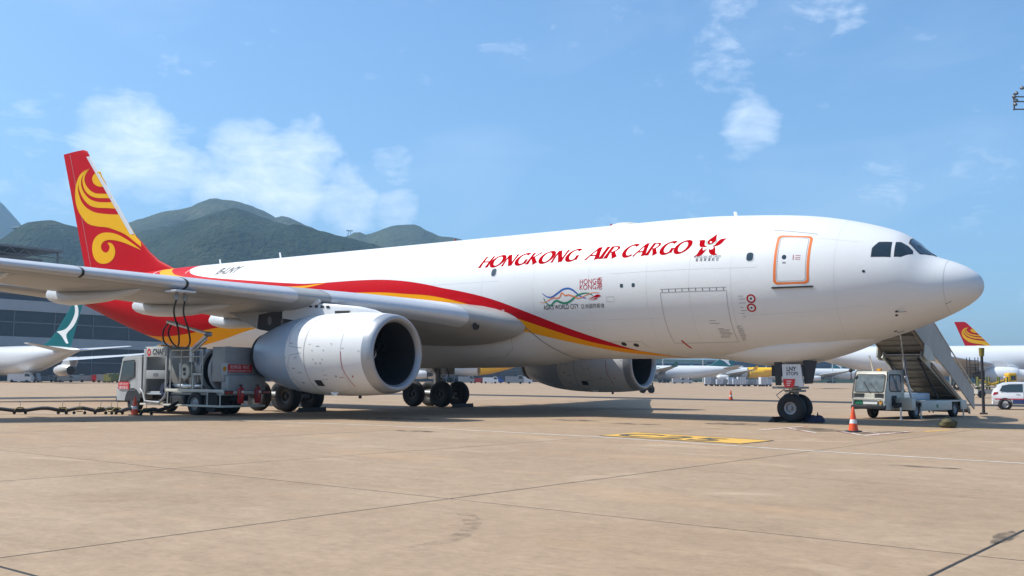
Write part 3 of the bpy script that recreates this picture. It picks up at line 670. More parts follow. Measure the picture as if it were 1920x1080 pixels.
# city brand: HONG KONG, ribbons, dragon mark and strapline
txt('city_lettering', 'HONG', 14.42, 2.2, .30, 'letter_red', .76); txt('city_lettering', 'KONG', 14.42, -2.2, .30, 'letter_red', .76)
txt('city_characters', '香', 13.63, 2.3, .29, 'letter_red'); txt('city_characters', '港', 13.63, -2.2, .29, 'letter_red')
txt('strapline', "ASIA'S WORLD CITY", 16.22, -17.3, .27, 'ink', 1.72, boff=.004); txt('strapline', '亞洲國際都會', 14.42, -17.3, .205, 'ink', 1.1)
def rib(l): return [((x-215)/1195*2.86, (860-y)/1080*2.05*1.0) for x, y in smooth_path(l, 6)]
def wv(name, l, m, w0, i):
    p = rib(l); n = len(p); decal(name, [ribbon(p, [w0*(.35+.65*math.sin(math.pi*min(1, max(0, k/(n-1))))) for k in range(n)])], sd(16.25, -16.9, .005+.0007*i), m, fuselage, .3, .1)
wv('ribbon_mark', [(225, 510), (300, 575), (370, 602), (440, 590), (540, 525), (640, 455), (740, 432), (830, 460), (910, 530), (980, 600), (1050, 645), (1110, 655)], 'blue', .075, 0)
wv('ribbon_mark', [(255, 610), (275, 690), (340, 765), (400, 770), (450, 715), (510, 683), (580, 715), (660, 745), (740, 730), (820, 680), (900, 615), (990, 570), (1080, 552), (1170, 565), (1240, 610)], 'green', .085, 1)
wv('ribbon_mark', [(165, 695), (240, 710), (310, 690), (390, 640), (470, 622), (540, 630), (590, 595), (610, 545), (640, 525), (690, 580), (760, 570), (820, 595), (880, 610), (930, 650), (1010, 640), (1120, 590), (1240, 552), (1370, 560)], 'orange', .05, 2)
dg = [[(1140, 690), (1190, 655), (1250, 630), (1300, 600), (1345, 590), (1400, 620), (1370, 640), (1320, 655), (1270, 650), (1210, 665)], [(1210, 715), (1270, 670), (1340, 655), (1300, 690), (1250, 700)], [(1165, 712), (1210, 680), (1250, 668), (1200, 700)]]
decal('dragon_mark', [poly([((x-215)/1195*2.86, (860-y)/1080*2.05) for x, y in d_]) for d_ in dg], sd(16.25, -16.9, .0075), 'letter_red', fuselage, .3, .1)

# doors, windows, panel lines on the starboard skin
def uv(X, th): return (-X, R(th)*2.82)
def fmap(off): return lambda u, v: fus(-u, math.degrees(v/2.82), off)
def outline(name, pts, w, m, off=.005, closed=True, parent=None):
    p = [uv(*q) for q in pts]; p = p+[p[0]] if closed else p
    q = []
    for a, b_ in zip(p, p[1:]):
        n = max(1, int(math.hypot(b_[0]-a[0], b_[1]-a[1])/.15)); q += [(a[0]+(b_[0]-a[0])*i/n, a[1]+(b_[1]-a[1])*i/n) for i in range(n)]
    q.append(p[-1]); return decal(name, [ribbon(q, w)], fmap(off), m, parent or fuselage)
def patch(name, pts, m, off=.006, parent=None): return decal(name, [poly([uv(*q) for q in pts])], fmap(off), m, parent or fuselage, .2, .1)
def rr_(X0, X1, t0, t1, r=.12): return [(-x, math.degrees(y/2.82)) for x, y in rrect(-X0, -X1, R(t0)*2.82, R(t1)*2.82, r)]
drv = rr_(6.36, 5.16, -3.2, 37.0, .14); inn = rr_(6.28, 5.24, -1.6, 35.5, .11)
decal('door_outline', [ring([uv(*q) for q in rr_(6.37, 5.12, -4.6, 38.4, .16)], [uv(*q) for q in rr_(6.28, 5.21, -2.9, 36.8, .12)])], fmap(.006), 'orange', fuselage, None, .1, label='orange outline of the crew door')
decal('crew_door', [ring([uv(*q) for q in rr_(6.25, 5.24, -2.2, 36.2, .11)], [uv(*q) for q in rr_(6.235, 5.255, -1.9, 35.9, .10)])], fmap(.006), 'seam', fuselage, None, .1)
patch('door_window', [(6.015+.08*math.cos(a), 17.5+2.0*math.sin(a)) for a in [i*math.pi/8 for i in range(16)]], 'glass')
patch('door_handle', [(5.70, 15.0), (5.68, 15.0), (5.68, 19.5), (5.70, 19.5)], 'letter_red')
for t_ in (15.5, 17.0, 18.8): patch('door_placard', [(5.62, t_), (5.44, t_), (5.44, t_+.35), (5.62, t_+.35)], 'letter_red')
for t_ in (12.2, 13.0): patch('door_placard', [(6.06, t_), (5.94, t_), (5.94, t_+.4), (6.06, t_+.4)], 'inkgrey')
mb = MB()
mb.loft([[fus(X, -6.3, .0), fus(X, -6.3, .05), fus(X, -7.6, .05), fus(X, -7.6, 0)] for X in (6.42, 6.1, 5.7, 5.3, 5.0)]); mb.build('door_sill', 'dark', fuselage)
outline('rain_gutter', [(6.6, 44.5), (5.0, 41.5)], .03, 'seam', closed=False)
for X, t0, t1 in ((7.26, 14.6, 21.8), (18.83, 14.2, 21.4)): patch('cabin_window', rr_(X+.125, X-.125, t0, t1, .11), 'glass', .006); decal('window_frame', [ring([uv(*q) for q in rr_(X+.15, X-.15, t0-.5, t1+.5, .13)], [uv(*q) for q in rr_(X+.125, X-.125, t0, t1, .11)])], fmap(.007), 'seamlite', fuselage)
for X in (12.48, 11.96): patch('small_window', rr_(X+.07, X-.07, -2.2, .9, .05), 'glass')
# forward cargo door with its hinge fingers
outline('cargo_door_seam', [(10.8, -7.6), (8.12, -7.6), (8.15, -53.4), (10.77, -53.4)], .024, 'faint')
outline('cargo_door_seam', [(10.8, -5.1), (8.12, -5.1)], .02, 'seam', closed=False)
for i in range(10): outline('hinge_finger', [(10.72-i*.277, -5.0), (10.72-i*.277, -7.4)], .025, 'inkgrey', .007, False)
for X, t in ((7.22, -14.7), (7.25, -21.9)):
    C_ = [(X+.17*math.cos(a), t+3.45*math.sin(a)) for a in [i*math.pi/12 for i in range(24)]]; D_ = [(X+.115*math.cos(a), t+2.35*math.sin(a)) for a in [i*math.pi/12 for i in range(24)]]
    decal('service_ring', [ring([uv(*q) for q in C_], [uv(*q) for q in D_])], fmap(.006), 'letter_red', fuselage)
    patch('service_port', [(X+.04*math.cos(a), t+.8*math.sin(a)) for a in [i*math.pi/6 for i in range(12)]], 'dark')
outline('red_tag', [(10.42, -49.9), (10.30, -56), (10.20, -60.5)], .07, 'letter_red', .01, False)
outline('panel_seam', [(13.18, -12.8), (12.84, -12.8), (12.84, -8.9), (13.18, -8.9)], .016, 'faint')
for X, t in ((13.02, -53.3), (12.5, -54.9)): patch('wing_scan_light', [(X+.12*math.cos(a), t+2.4*math.sin(a)) for a in [i*math.pi/8 for i in range(16)]], 'dark', .007)
outline('panel_seam', [(13.6, -50.5), (12.2, -50.5), (12.0, -58)], .02, 'seam', closed=False)
rs = random.Random(3)
for X0, X1, t0, t1, n_ in ((8.0, 7.75, -52, -36, 14), (8.75, 8.25, -48, -38, 8), (7.7, 7.45, -30, -10, 7), (9.0, 8.4, -34, -30, 2)):
    for i in range(n_):
        t = t0+(t1-t0)*(i+.3*rs.random())/n_; a = X0-rs.random()*.06; b_ = a-(X0-X1)*(.4+.6*rs.random()); patch('stencil', [(a, t), (b_, t), (b_, t+.32), (a, t+.32)], 'inkgrey', .005)
for X in (4.3, 7.95, 9.6, 11.4, 14.0, 16.7, 19.4, 22.1, 24.8, 27.5, 30.2, 32.9, 35.6): outline('panel_seam', [(X, t) for t in range(-75, 85, 8)], .012, 'seamlite', .003, False)
for t, a, b_ in ((9.5, 7.0, 9.8), (9.5, 9.8, 13.0), (9.5, 18.5, 23.0), (52, 7, 22), (52, 22, 38), (37, 20.5, 30), (37, 3.6, 5.0), (-28, 3.2, 7.6), (-28, 11, 15.5), (66, 8, 24)): outline('panel_seam', [(a+(b_-a)*i/8, t) for i in range(9)], .012, 'seamlite', .003, False)
outline('radome_seam', [(1.03, t) for t in range(-88, 92, 6)], .010, 'faint', .003, False)
outline('radome_seam', [(1.03, 180-t) for t in range(-88, 92, 6)], .014, 'seam', .003, False)
for X, t in ((2.49, -40), (2.52, -45.2), (2.79, -72.8), (3.35, 6.0)): patch('probe_port', [(X+.05*math.cos(a), t+1.4*math.sin(a)) for a in [i*math.pi/6 for i in range(12)]], 'dark', .007)
for X, t in ((2.45, -39), (2.75, -71.5)): MB().cyl(fus(X, t, 0), fus(X-.05, t, .10), .018, n=6).cyl(fus(X-.05, t, .10), fus(X-.28, t, .12), .014, n=6).build('pitot_probe', 'gear', fuselage)
patch('static_plate', [(1.05, -44), (.86, -41), (.86, -40), (1.05, -43)], 'dark', .006)
# cockpit glazing
WA = [(3.156, 21.2), (3.157, 31.8), (2.99, 41.7), (2.6, 46.4), (2.558, 24.3)]
WB = [(2.464, 25.7), (2.5, 48.3), (2.359, 52.5), (2.143, 52.4), (1.985, 49.3), (1.963, 43), (2.26, 28.8)]
WC = [(2.165, 59.0), (2.21, 73), (2.215, 87.2), (1.50, 87.0), (1.44, 78), (1.80, 52.6), (1.95, 55)]
for W in (WA, WB, WC):
    for sgn in (1, -1):
        f_ = (lambda off: (lambda u, v: fus(-u, math.degrees(v/2.82), off))) if sgn > 0 else (lambda off: (lambda u, v: fus(-u, 180-math.degrees(v/2.82), off)))
        decal('window_surround', [poly([uv(*q) for q in grow(W, 1.0)])], f_(.006), 'dark', fuselage, .08, .08)
        decal('cockpit_window', [poly([uv(*q) for q in grow(W, .90)])], f_(.010), 'glass', fuselage, .08, .08)
mb = MB(); mb.tube([fus(1.42, 80, .02), fus(1.6, 74, .05), fus(1.95, 70, .04)], .012, 5); mb.build('wiper', 'dark', fuselage)
# antennas, dome, drain mast
dm = MB(); rings = []
for i in range(9):
    t = i/8; X = 12.3-1.9*(1-t) + .0; X = 14.75-1.6*t; w = .30*math.sin(math.pi*min(.98, max(.02, t)))**.6; hgt = .17*math.sin(math.pi*min(.98, max(.02, t)))**.7
    rings.append([P(X, w*math.cos(R(a)), ZC+2.79+max(-.05, hgt*math.sin(R(a)))) for a in range(0, 360, 30)])
dm.loft(rings); dm.build('satcom_dome', 'cabwhite', fuselage, 60)
for X, h, th in ((8.9, .22, 90), (35.6, .36, 90), (40.8, .32, 90)):
    mb = MB(); b0 = fus(X, th, -.02); mb.loft([[b0+Vector((.07*k-.25*z, .015*j*k2, z)) for k, j, k2 in ((1, 0, 1), (0, 1, 1), (-1, 0, 1), (0, -1, 1))] for z, k2 in ((0, 1), (h, .6))]); mb.build('blade_antenna', 'signwhite', fuselage)
for X in (14.6, 23.2): MB().cyl(P(X, 0, ZC+2.8), P(X, 0, ZC+2.95), .07, .03, 8).build('beacon', 'lampred', fuselage)
# nose-gear blister of the freighter
mb = MB(); rings = []; BZ = [(3.4, .004), (3.7, .07), (4.4, .19), (5.24, .30), (6.0, .40), (6.86, .43), (7.6, .36), (8.56, .19), (9.4, .06), (10.2, .004)]
for i in range(29):
    X = 3.4+6.8*i/28; dz = pchip(BZ, X, 1); e = dz/.43
    w = .10+1.26*e**.45; zb_ = ZC+sec(X)[1]; lift = .06+.30*e**.6
    rings.append([P(X, w*math.cos(R(a)), zb_+lift+((dz+lift)*math.sin(R(a)) if a > 180 else .25*math.sin(R(a)))) for a in range(0, 360, 12)])
mb.loft(rings); mb.build('nose_gear_fairing', 'white', plane, 60)
outline('fairing_seam', [(17.95, -19), (17.5, -29), (17.1, -39.5), (16.75, -50), (16.4, -61), (16.1, -72), (15.9, -82), (15.85, -95)], .045, 'inkgrey', .012, False)
outline('fairing_seam', [(20, -62), (19.0, -60), (18.4, -52), (18.2, -40)], .015, 'seam', .010, False)

# ---- wings
AF = [1.0, .94, .86, .76, .64, .52, .40, .30, .21, .14, .085, .045, .018, .004, 0.0]
def thick(x): return 5*(.2969*math.sqrt(x)-.126*x-.3516*x*x+.2843*x**3-.1036*x**4)
# S, X leading edge, chord, Z at leading edge, Z at trailing edge, thickness ratio
WG = [(2.4, 17.35, 12.3, 3.76, 3.55, .142), (3.3, 18.05, 11.7, 3.88, 3.60, .138), (4.9, 19.05, 10.9, 4.12, 3.82, .13), (7.0, 20.40, 9.8, 4.37, 4.10, .122), (9.4, 21.93, 8.4, 4.61, 4.38, .115), (12.0, 23.57, 7.2, 4.82, 4.65, .11), (15.0, 25.46, 6.1, 5.10, 4.92, .108), (19.0, 27.98, 4.95, 5.46, 5.33, .105), (24.0, 31.1, 3.75, 6.00, 5.92, .10), (28.9, 34.2, 2.55, 6.62, 6.58, .10)]
def wsec(S):
    return tuple(lin(WG, S, c) for c in (1, 2, 3, 4, 5))
def wpt(S, x, up_, off=0., sgn=1):
    X0, c, z0, z1, t = wsec(S); h = thick(x)*t*c
    z = z0+(z1-z0)*x+.018*c*math.sin(math.pi*x)*(1 if up_ else .55)
    z += h*1.05 if up_ else -h*.95
    return P(X0+x*c-(off if x < .02 else 0), S*sgn, z+(off if up_ else -off))
def wring(S, sgn, off=0.):
    return [wpt(S, x, True, off, sgn) for x in AF]+[wpt(S, x, False, off, sgn) for x in reversed(AF[:-1])]
SST = [2.4, 2.8, 3.3, 4.0, 4.9, 6, 7, 8.2, 9.4, 10.7, 12, 13.5, 15, 17, 19, 21.5, 24, 26.5, 28.9]
for sgn in (1, -1):
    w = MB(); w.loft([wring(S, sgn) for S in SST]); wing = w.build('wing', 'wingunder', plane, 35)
    # slats: bare leading edge, with gaps between the sections
    for a, b_ in ((4.45, 9.25), (10.35, 13.78), (13.88, 16.82), (16.92, 20.2), (20.3, 24.2), (24.3, 28.7)):
        n = max(3, int((b_-a)/.5)); k = MB()
        xs = [.10, .075, .05, .03, .014, .004, 0.0]
        k.loft([[wpt(a+(b_-a)*i/n, x, True, .014, sgn) for x in xs]+[wpt(a+(b_-a)*i/n, x, False, .014, sgn) for x in (.004, .014, .03, .045)] for i in range(n+1)], False, False)
        k.build('slat', 'slat', wing, 60, normals=False)
    for a in (9.75, 13.83, 16.87, 20.25, 24.25):
        k = MB(); xs = [.03, .014, .004, 0.0]
        k.loft([[wpt(S, x, True, .017, sgn) for x in xs]+[wpt(S, x, False, .017, sgn) for x in (.004, .014, .03, .05)] for S in (a-.03, a+.03)], False, False)
        if a != 9.75: k.build('slat_gap', 'dark', wing, 0)
    # panel seams across the lower skin
    for x in (.16, .62, .74):
        k = MB(); n = 40
        for i in range(n):
            S0_, S1_ = 4.6+23.8*i/n, 4.6+23.8*(i+1)/n
            k.quad(wpt(S0_, x-.002, False, .006, sgn), wpt(S1_, x-.002, False, .006, sgn), wpt(S1_, x+.002, False, .006, sgn), wpt(S0_, x+.002, False, .006, sgn))
        k.build('panel_seam', 'seam', wing, 0)
    for S in (6.2, 8.0, 11.4, 13.2, 15.8, 18.4, 21.0):
        k = MB()
        for i in range(9):
            x0_, x1_ = .16+.46*i/9, .16+.46*(i+1)/9
            k.quad(wpt(S-.014, x0_, False, .006, sgn), wpt(S+.014, x0_, False, .006, sgn), wpt(S+.014, x1_, False, .006, sgn), wpt(S-.014, x1_, False, .006, sgn))
        k.build('panel_seam', 'seam', wing, 0)
    # winglet
    k = MB(); rings = []
    for z, X0, c, s_ in ((6.5, 34.35, 2.45, 28.85), (6.85, 34.75, 2.1, 29.35), (7.4, 35.35, 1.65, 29.75), (8.4, 36.3, 1.0, 30.15)):
        rings.append([P(X0+x*c, sgn*(s_+thick(x)*.09*c), z) for x in AF]+[P(X0+x*c, sgn*(s_-thick(x)*.09*c), z) for x in reversed(AF[:-1])])
    k.loft(rings); k.build('winglet', 'red', wing, 35)
    # flap-track fairings
    for S, xt, zt_, L, dp, wd in ((5.2, 31.3, 3.95, 6.0, .30, .26), (7.6, 31.62, 4.16, 5.2, .50, .34), (11.4, 31.9, 4.62, 6.6, .62, .36), (14.8, 32.8, 4.90, 6.6, .60, .34), (18.6, 33.9, 5.25, 5.4, .5, .30), (22.4, 35.1, 5.65, 4.6, .42, .26)):
        k = MB(); rings = []
        for t, hh, ww in ((0, .12, .08), (.02, .42, .30), (.06, .62, .55), (.14, .82, .82), (.28, 1.0, 1.0), (.45, 1.0, 1.0), (.62, .84, .92), (.78, .56, .72), (.90, .28, .48), (1.0, .05, .15)):
            X = xt-L*t; z_w = wpt(S, max(.02, min(1, (X-wsec(S)[0])/wsec(S)[1])), False)[2]; zb_ = zt_-dp*(hh-.1) if t < .3 else z_w-.02-dp*hh*.72
            ztop = min(z_w+.08, zt_+.1) if t > .2 else zt_+.26*min(1, t/.06)
            zc_ = (zb_+ztop)/2; hz_ = max(.03, (ztop-zb_)/2)
            rings.append([P(X, sgn*(S+wd*ww*math.copysign(abs(math.cos(R(a)))**.8, math.cos(R(a)))), zc_+hz_*math.copysign(abs(math.sin(R(a)))**.8, math.sin(R(a)))) for a in range(0, 360, 20)])
        k.loft(rings); k.build('flap_track_fairing', 'pylon', wing, 40)
    # inboard wing root fillet running forward along the fuselage
    k = MB(); rings = []
    for t in range(13):
        u = t/12; S = 4.5-1.95*u; X0 = wsec(4.5)[0]-.50*u-.10*u*u; zc_ = lin(WG, 4.5, 3)+.03-.18*u-.20*u*u; hh = .40*(1-u**2.2)+.03; dp = 1.25*(1-.55*u)
        rings.append([P(X0+dp*(1-math.cos(a)), sgn*S, zc_+hh*math.sin(a)*(1.05 if a > 0 else 1.15)) for a in [R(q) for q in range(-84, 85, 12)]])
    k.loft(rings, False, False); k.build('wing_root_fillet', 'wingunder', wing, 60)
    k = MB(); k.lathe([(-.02, .0), (-.02, .16), (.02, .15)], wpt(4.1, .012, False, .02, sgn)+Vector((0, 0, -.06)), (1, -sgn*.35, -.25), 14); k.build('landing_light', 'dark', wing, 40)

# ---- engines
EX, EZ = 18.15, 2.44
NAC = [(.22, 1.16), (.12, 1.19), (.03, 1.25), (0, 1.31), (.03, 1.37), (.10, 1.42), (.25, 1.46), (.45, 1.49)]
COW = [(.45, 1.49), (.9, 1.53), (1.5, 1.565), (2.4, 1.585), (3.2, 1.58), (4.0, 1.55), (4.45, 1.515)]
NOZ = [(4.45, 1.515), (4.9, 1.465), (5.3, 1.415), (5.75, 1.32), (6.2, 1.20), (6.6, 1.08), (6.9, .98), (7.0, .94), (6.97, .90), (6.6, .92), (6.0, .94)]
for sgn in (1, -1):
    c0 = lambda t: P(EX+t, sgn*9.37, EZ-.012*max(0, t-3)); ax = P(1, 0, 0)
    eng = MB().lathe([(t, r) for t, r in COW], P(EX, sgn*9.37, EZ), ax, 64); eng = eng.build('engine', 'white', plane, 60)
    MB().lathe(NAC, P(EX, sgn*9.37, EZ), ax, 64).build('intake_lip', 'lip', eng, 60)
    MB().lathe(NOZ, P(EX, sgn*9.37, EZ), ax, 64).build('exhaust_nozzle', 'steelblue', eng, 50)
    MB().lathe([(6.99, .945), (7.22, .90), (7.18, .84), (6.5, .84)], P(EX, sgn*9.37, EZ-.02), ax, 48).build('exhaust_rim', 'dark', eng, 50)
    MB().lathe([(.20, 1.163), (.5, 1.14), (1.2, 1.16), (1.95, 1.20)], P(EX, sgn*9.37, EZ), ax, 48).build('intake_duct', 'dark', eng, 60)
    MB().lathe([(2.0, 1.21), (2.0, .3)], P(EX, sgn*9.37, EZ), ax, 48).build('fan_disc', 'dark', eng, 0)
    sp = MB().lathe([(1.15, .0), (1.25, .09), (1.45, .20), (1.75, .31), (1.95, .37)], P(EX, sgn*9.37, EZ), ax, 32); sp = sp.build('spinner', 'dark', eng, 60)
    k = MB(); pts = []
    for i in range(22):
        a = 3.6*i/21+2.2; t = .22+.62*i/21; r_ = .37*math.sin(t*math.pi/2)**1.0; X = EX+1.14+.80*t**1.35
        pts.append(P(X-.03, sgn*9.37+r_*math.cos(a), EZ+r_*math.sin(a)))
    k.tube(pts, [.005+.016*math.sin(math.pi*i/21) for i in range(22)], 6); k.build('spinner_spiral', 'signwhite', eng)
    k = MB()
    for i in range(26):
        a = 2*math.pi*i/26; e = Vector((0, math.cos(a), math.sin(a))); f_ = Vector((0, -math.sin(a), math.cos(a))); o_ = P(EX+1.7, sgn*9.37, EZ)
        k.quad(o_+e*.34+f_*.02, o_+e*1.18+f_*.10+Vector((.08, 0, 0)), o_+e*1.18-f_*.16+Vector((-.16, 0, 0)), o_+e*.34-f_*.04+Vector((-.16, 0, 0)))
    k.build('fan_blade', 'fan', eng, 0)
    MB().lathe([(6.3, .55), (6.9, .42), (7.4, .22), (7.6, .02)], P(EX, sgn*9.37, EZ-.02), ax, 32).build('exhaust_cone', 'hot', eng, 60)
    # cowl markings and seams: (X, angle from the outboard horizon)
    def ncow(t, a, off):
        r_ = (pchip(COW, t, 1) if t < 4.45 else pchip(NOZ[:8], t, 1))+off; return P(EX+t, sgn*9.37+(r_*math.cos(a)), EZ+r_*math.sin(a))
    nm = lambda off: (lambda u, v: ncow(-u, v/1.55, off))
    def nline(name, pts, w_, m_, off=.006):
        q = []
        for a, b2 in zip(pts, pts[1:]): q += [(-(a[0]+(b2[0]-a[0])*i/8), 1.55*R(a[1]+(b2[1]-a[1])*i/8)) for i in range(8)]
        q.append((-pts[-1][0], 1.55*R(pts[-1][1]))); decal(name, [ribbon(q, w_)], nm(off), m_, eng)
    full = range(-88, 270, 12)
    nline('cowl_seam', [(3.35, a) for a in full], .022, 'seam'); nline('cowl_seam', [(1.42, a) for a in range(-60, 60, 10)], .016, 'seamlite'); None
    nline('cowl_seam', [(3.5, 8), (4.2, 10), (4.36, 30), (4.1, 62)], .018, 'seam'); nline('cowl_seam', [(3.5, 1), (4.15, -2), (4.36, -20), (4.1, -52)], .016, 'seam')
    nline('red_line', [(1.40, 2), (1.38, -20), (1.2, -52)], .022, 'letter_red'); nline('cowl_seam', [(3.35, -84), (.5, -84)], .02, 'seam')
    rs = random.Random(5)
    for (t, a, w_, h_) in [(4.5, 20, .16, .05), (4.5, -6, .16, .05), (4.1, -22, .2, .08), (4.2, 14, .2, .07), (4.0, 35, .15, .04), (3.9, -6, .2, .05), (4.4, -40, .15, .05), (3.9, -46, .18, .12), (2.7, 9, .24, .05), (2.9, 3, .05, .06), (2.3, 3, .05, .06), (2.86, -9, .05, .06), (2.36, -9, .05, .06), (2.75, -14, .10, .05), (2.5, -14, .10, .05), (2.4, -24, .04, .05), (2.5, -31, .3, .035), (2.6, -38, .07, .06), (2.42, -38, .07, .06), (1.9, -34, .14, .12), (1.68, -35, .07, .06), (1.56, -35, .07, .06), (1.05, -35, .06, .13), (3.1, 12, .12, .04), (1.95, 12, .12, .04), (1.4, 6, .2, .03), (.6, 2, .12, .04), (3.85, -28, .28, .06)]:
        decal('stencil', [rect(-t, -t+w_*.8, 1.55*R(a), 1.55*R(a)+h_*.62)], nm(.006), 'letter_red' if (t, a) in ((1.56, -35), (1.05, -35)) else ('inkgrey' if w_ < .11 else 'faint'), eng, .1, .1)
    decal('vent_grille', [rect(-3.10, -2.72, 1.55*R(-50), 1.55*R(-50)+.30)], nm(.007), 'dark', eng, .1, .1)
    k = MB(); k.cyl(ncow(1.9, R(-90), -.02), ncow(1.9, R(-90), .10), .06, n=8); k.build('drain_mast', 'dark', eng)
    k = MB(); b0 = ncow(2.6, R(-66), 0); k.prism([(0, 0), (.42, 0), (.30, -.12), (.08, -.1)], lambda x, z: b0+Vector((x-.2, -.02, z)), lambda x, z: b0+Vector((x-.2, .02, z))); k.build('strake', 'signwhite', eng)
    # pylon
    def pyl(name, pl, hw, m_, bev=.0): return MB().prism(pl, lambda X, Z: P(X, sgn*(9.37+hw), Z), lambda X, Z: P(X, sgn*(9.37-hw), Z)).build(name, m_, eng, 30, bev)
    k = MB(); rings = []
    for X, zt_, zb_, hw in ((18.95, 3.96, 3.80, .03), (19.4, 4.10, 3.80, .14), (20.2, 4.26, 3.85, .24), (21.2, 4.36, 3.85, .28), (22.3, 4.46, 3.8, .30), (23.0, 4.60, 3.75, .30), (24.2, 4.62, 3.9, .30)):
        rings.append([P(X, sgn*(9.37+sx*hw), z) for sx, z in ((1, zb_), (1, zt_-.10), (.8, zt_-.02), (.4, zt_), (-.4, zt_), (-.8, zt_-.02), (-1, zt_-.10), (-1, zb_))])
    k.loft(rings); k.build('pylon', 'pylon', eng, 40)
    for i in range(4):
        X = 22.55-i*.32; k = MB(); k.box(X-.09, X+.09, sgn*9.37-.16, sgn*9.37+.26, 4.38+.015*i, 4.49-.02*abs(i), P)
        decal('pylon_vent', [rect(-X-.09, -X+.09, 4.28-.02*i, 4.38-.02*i)], lambda u, v: P(-u, sgn*(9.37+.304), v), 'dark', eng)
    decal('heat_panel', [poly([(-21.2, 4.10), (-20.35, 4.08), (-20.5, 3.92), (-21.2, 3.92)])], lambda u, v: P(-u, sgn*(9.37+.30), v), 'hot', eng)
    pyl('pylon_box', [(23.05, 3.55), (23.9, 4.30), (25.70, 4.12), (25.70, 3.50), (24.4, 3.30)], .26, 'dark')
    for X, Z, r_ in ((25.0, 3.83, .14), (24.25, 3.78, .09)):
        decal('access_cover', [poly([(-X+r_*.9*math.cos(a), Z+r_*1.4*math.sin(a)) for a in [i*math.pi/8 for i in range(16)]])], lambda u, v: P(-u, sgn*(9.37+.264), v), 'inkgrey', eng)
    k = MB(); rings = []
    for X, zt_, zb_, hw in ((23.3, 4.75, 4.38, .31), (24.0, 4.7, 4.28, .32), (25.66, 4.6, 4.10, .30), (25.74, 4.6, 3.52, .30), (26.6, 4.6, 3.85, .27), (27.9, 4.55, 4.32, .2), (29.1, 4.55, 4.5, .06)):
        rings.append([P(X, sgn*(9.37+sx*hw), z) for sx, z in ((1, zb_), (1, zt_), (-1, zt_), (-1, zb_))])
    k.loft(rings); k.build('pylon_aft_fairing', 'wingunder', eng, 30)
    k = MB(); rings = []
    for t, r_ in ((0, .05), (.08, .22), (.25, .33), (.5, .36), (.8, .3), (1, .1)): rings.append([P(22.0+1.7*t, sgn*(9.66+.28*r_*math.cos(R(a))), 4.50+.10*t+.55*r_*math.sin(R(a))) for a in range(0, 360, 24)])
    k.loft(rings); k.build('slat_track_bulge', 'pylon', eng, 60)

# ---- fin and rudder
FLE = [(7.9, 44.9), (8.15, 45.42), (8.62, 46.69), (9.22, 47.72), (9.98, 48.70), (10.44, 49.42), (16.37, 55.12), (16.60, 55.30), (16.74, 55.75)]
FTE = [(7.0, 54.35), (8.62, 54.96), (16.76, 58.27)]
def fin_pt(X, Z, off, sgn=1):
    a, b_ = lin(FLE, Z), lin(FTE, Z); c = b_-a; x = max(0., min(1., (X-a)/c)); tc = .115*lin([(7, .62), (10.4, .85), (16.8, .9)], Z)
    return P(X, sgn*(thick(x)*tc*c*.5*2*.5+off), Z)
k = MB(); rings = []
for Z in (7.1, 7.6, 7.9, 8.15, 8.4, 8.62, 8.9, 9.22, 9.6, 9.98, 10.44, 11.2, 12, 13, 14, 15, 16, 16.37, 16.6, 16.74):
    a, b_ = lin(FLE, Z), lin(FTE, Z)
    rings.append([fin_pt(a+(b_-a)*x, Z, 0, 1) for x in AF]+[fin_pt(a+(b_-a)*x, Z, 0, -1) for x in reversed(AF[1:-1])])
k.loft(rings); fin = k.build('tail_fin', 'red', plane, 40)
sw = {'sun': [(53.7, 15.03), (54.14, 14.93), (54.4, 14.65), (54.22, 14.29), (53.7, 14.02), (53.17, 13.93), (52.8, 13.95), (53.1, 14.33), (53.45, 14.71)],
 'b1': [(54.76, 15.36), (55.31, 15.11), (55.59, 14.74), (55.5, 14.3), (55.13, 13.82), (54.48, 13.45), (53.71, 13.24), (52.81, 13.13), (52.05, 13.06), (52.25, 13.32), (52.98, 13.44), (53.89, 13.56), (54.59, 13.85), (55.08, 14.21), (55.35, 14.63), (55.22, 15.01)],
 'b2': [(55.02, 15.33), (55.69, 15.06), (56.05, 14.67), (56.06, 14.23), (55.74, 13.71), (55.23, 13.22), (54.51, 12.81), (53.66, 12.58), (52.47, 12.44), (51.3, 12.28), (51.72, 12.75), (52.49, 12.82), (53.54, 12.95), (54.39, 13.18), (55.02, 13.51), (55.52, 13.95), (55.76, 14.41), (55.67, 14.84)],
 'b3': [(55.17, 15.33), (55.92, 15.05), (56.35, 14.57), (56.5, 14.06), (56.45, 13.43), (56.16, 12.79), (55.62, 12.22), (54.72, 11.62), (53.57, 11.33), (52.37, 11.16), (51.34, 10.89), (50.31, 10.54), (49.45, 10.1), (48.55, 9.6), (48.72, 9.95), (49.3, 10.36), (49.98, 11.03), (50.85, 11.84), (51.55, 11.93), (52.73, 12.08), (53.79, 12.27), (54.72, 12.59), (55.45, 13.03), (55.91, 13.56), (56.14, 14.11), (56.04, 14.62), (55.69, 15.06)],
 'sw': [(48.5, 9.4), (49.43, 9.89), (50.3, 10.29), (51.17, 10.61), (52.05, 10.79), (52.93, 10.83), (53.59, 10.67), (53.97, 10.36), (54.09, 9.94), (53.95, 9.46), (53.62, 9.1), (53.08, 8.86), (52.41, 8.79), (51.77, 8.9), (51.38, 9.17), (51.29, 9.53), (51.48, 9.88), (51.85, 10.1), (52.22, 10.13), (51.99, 9.92), (51.97, 9.71), (52.18, 9.54), (52.47, 9.52), (52.82, 9.67), (52.98, 9.91), (52.88, 10.15), (52.52, 10.29), (51.94, 10.31), (51.14, 10.19), (50.28, 9.98), (49.42, 9.71)]}
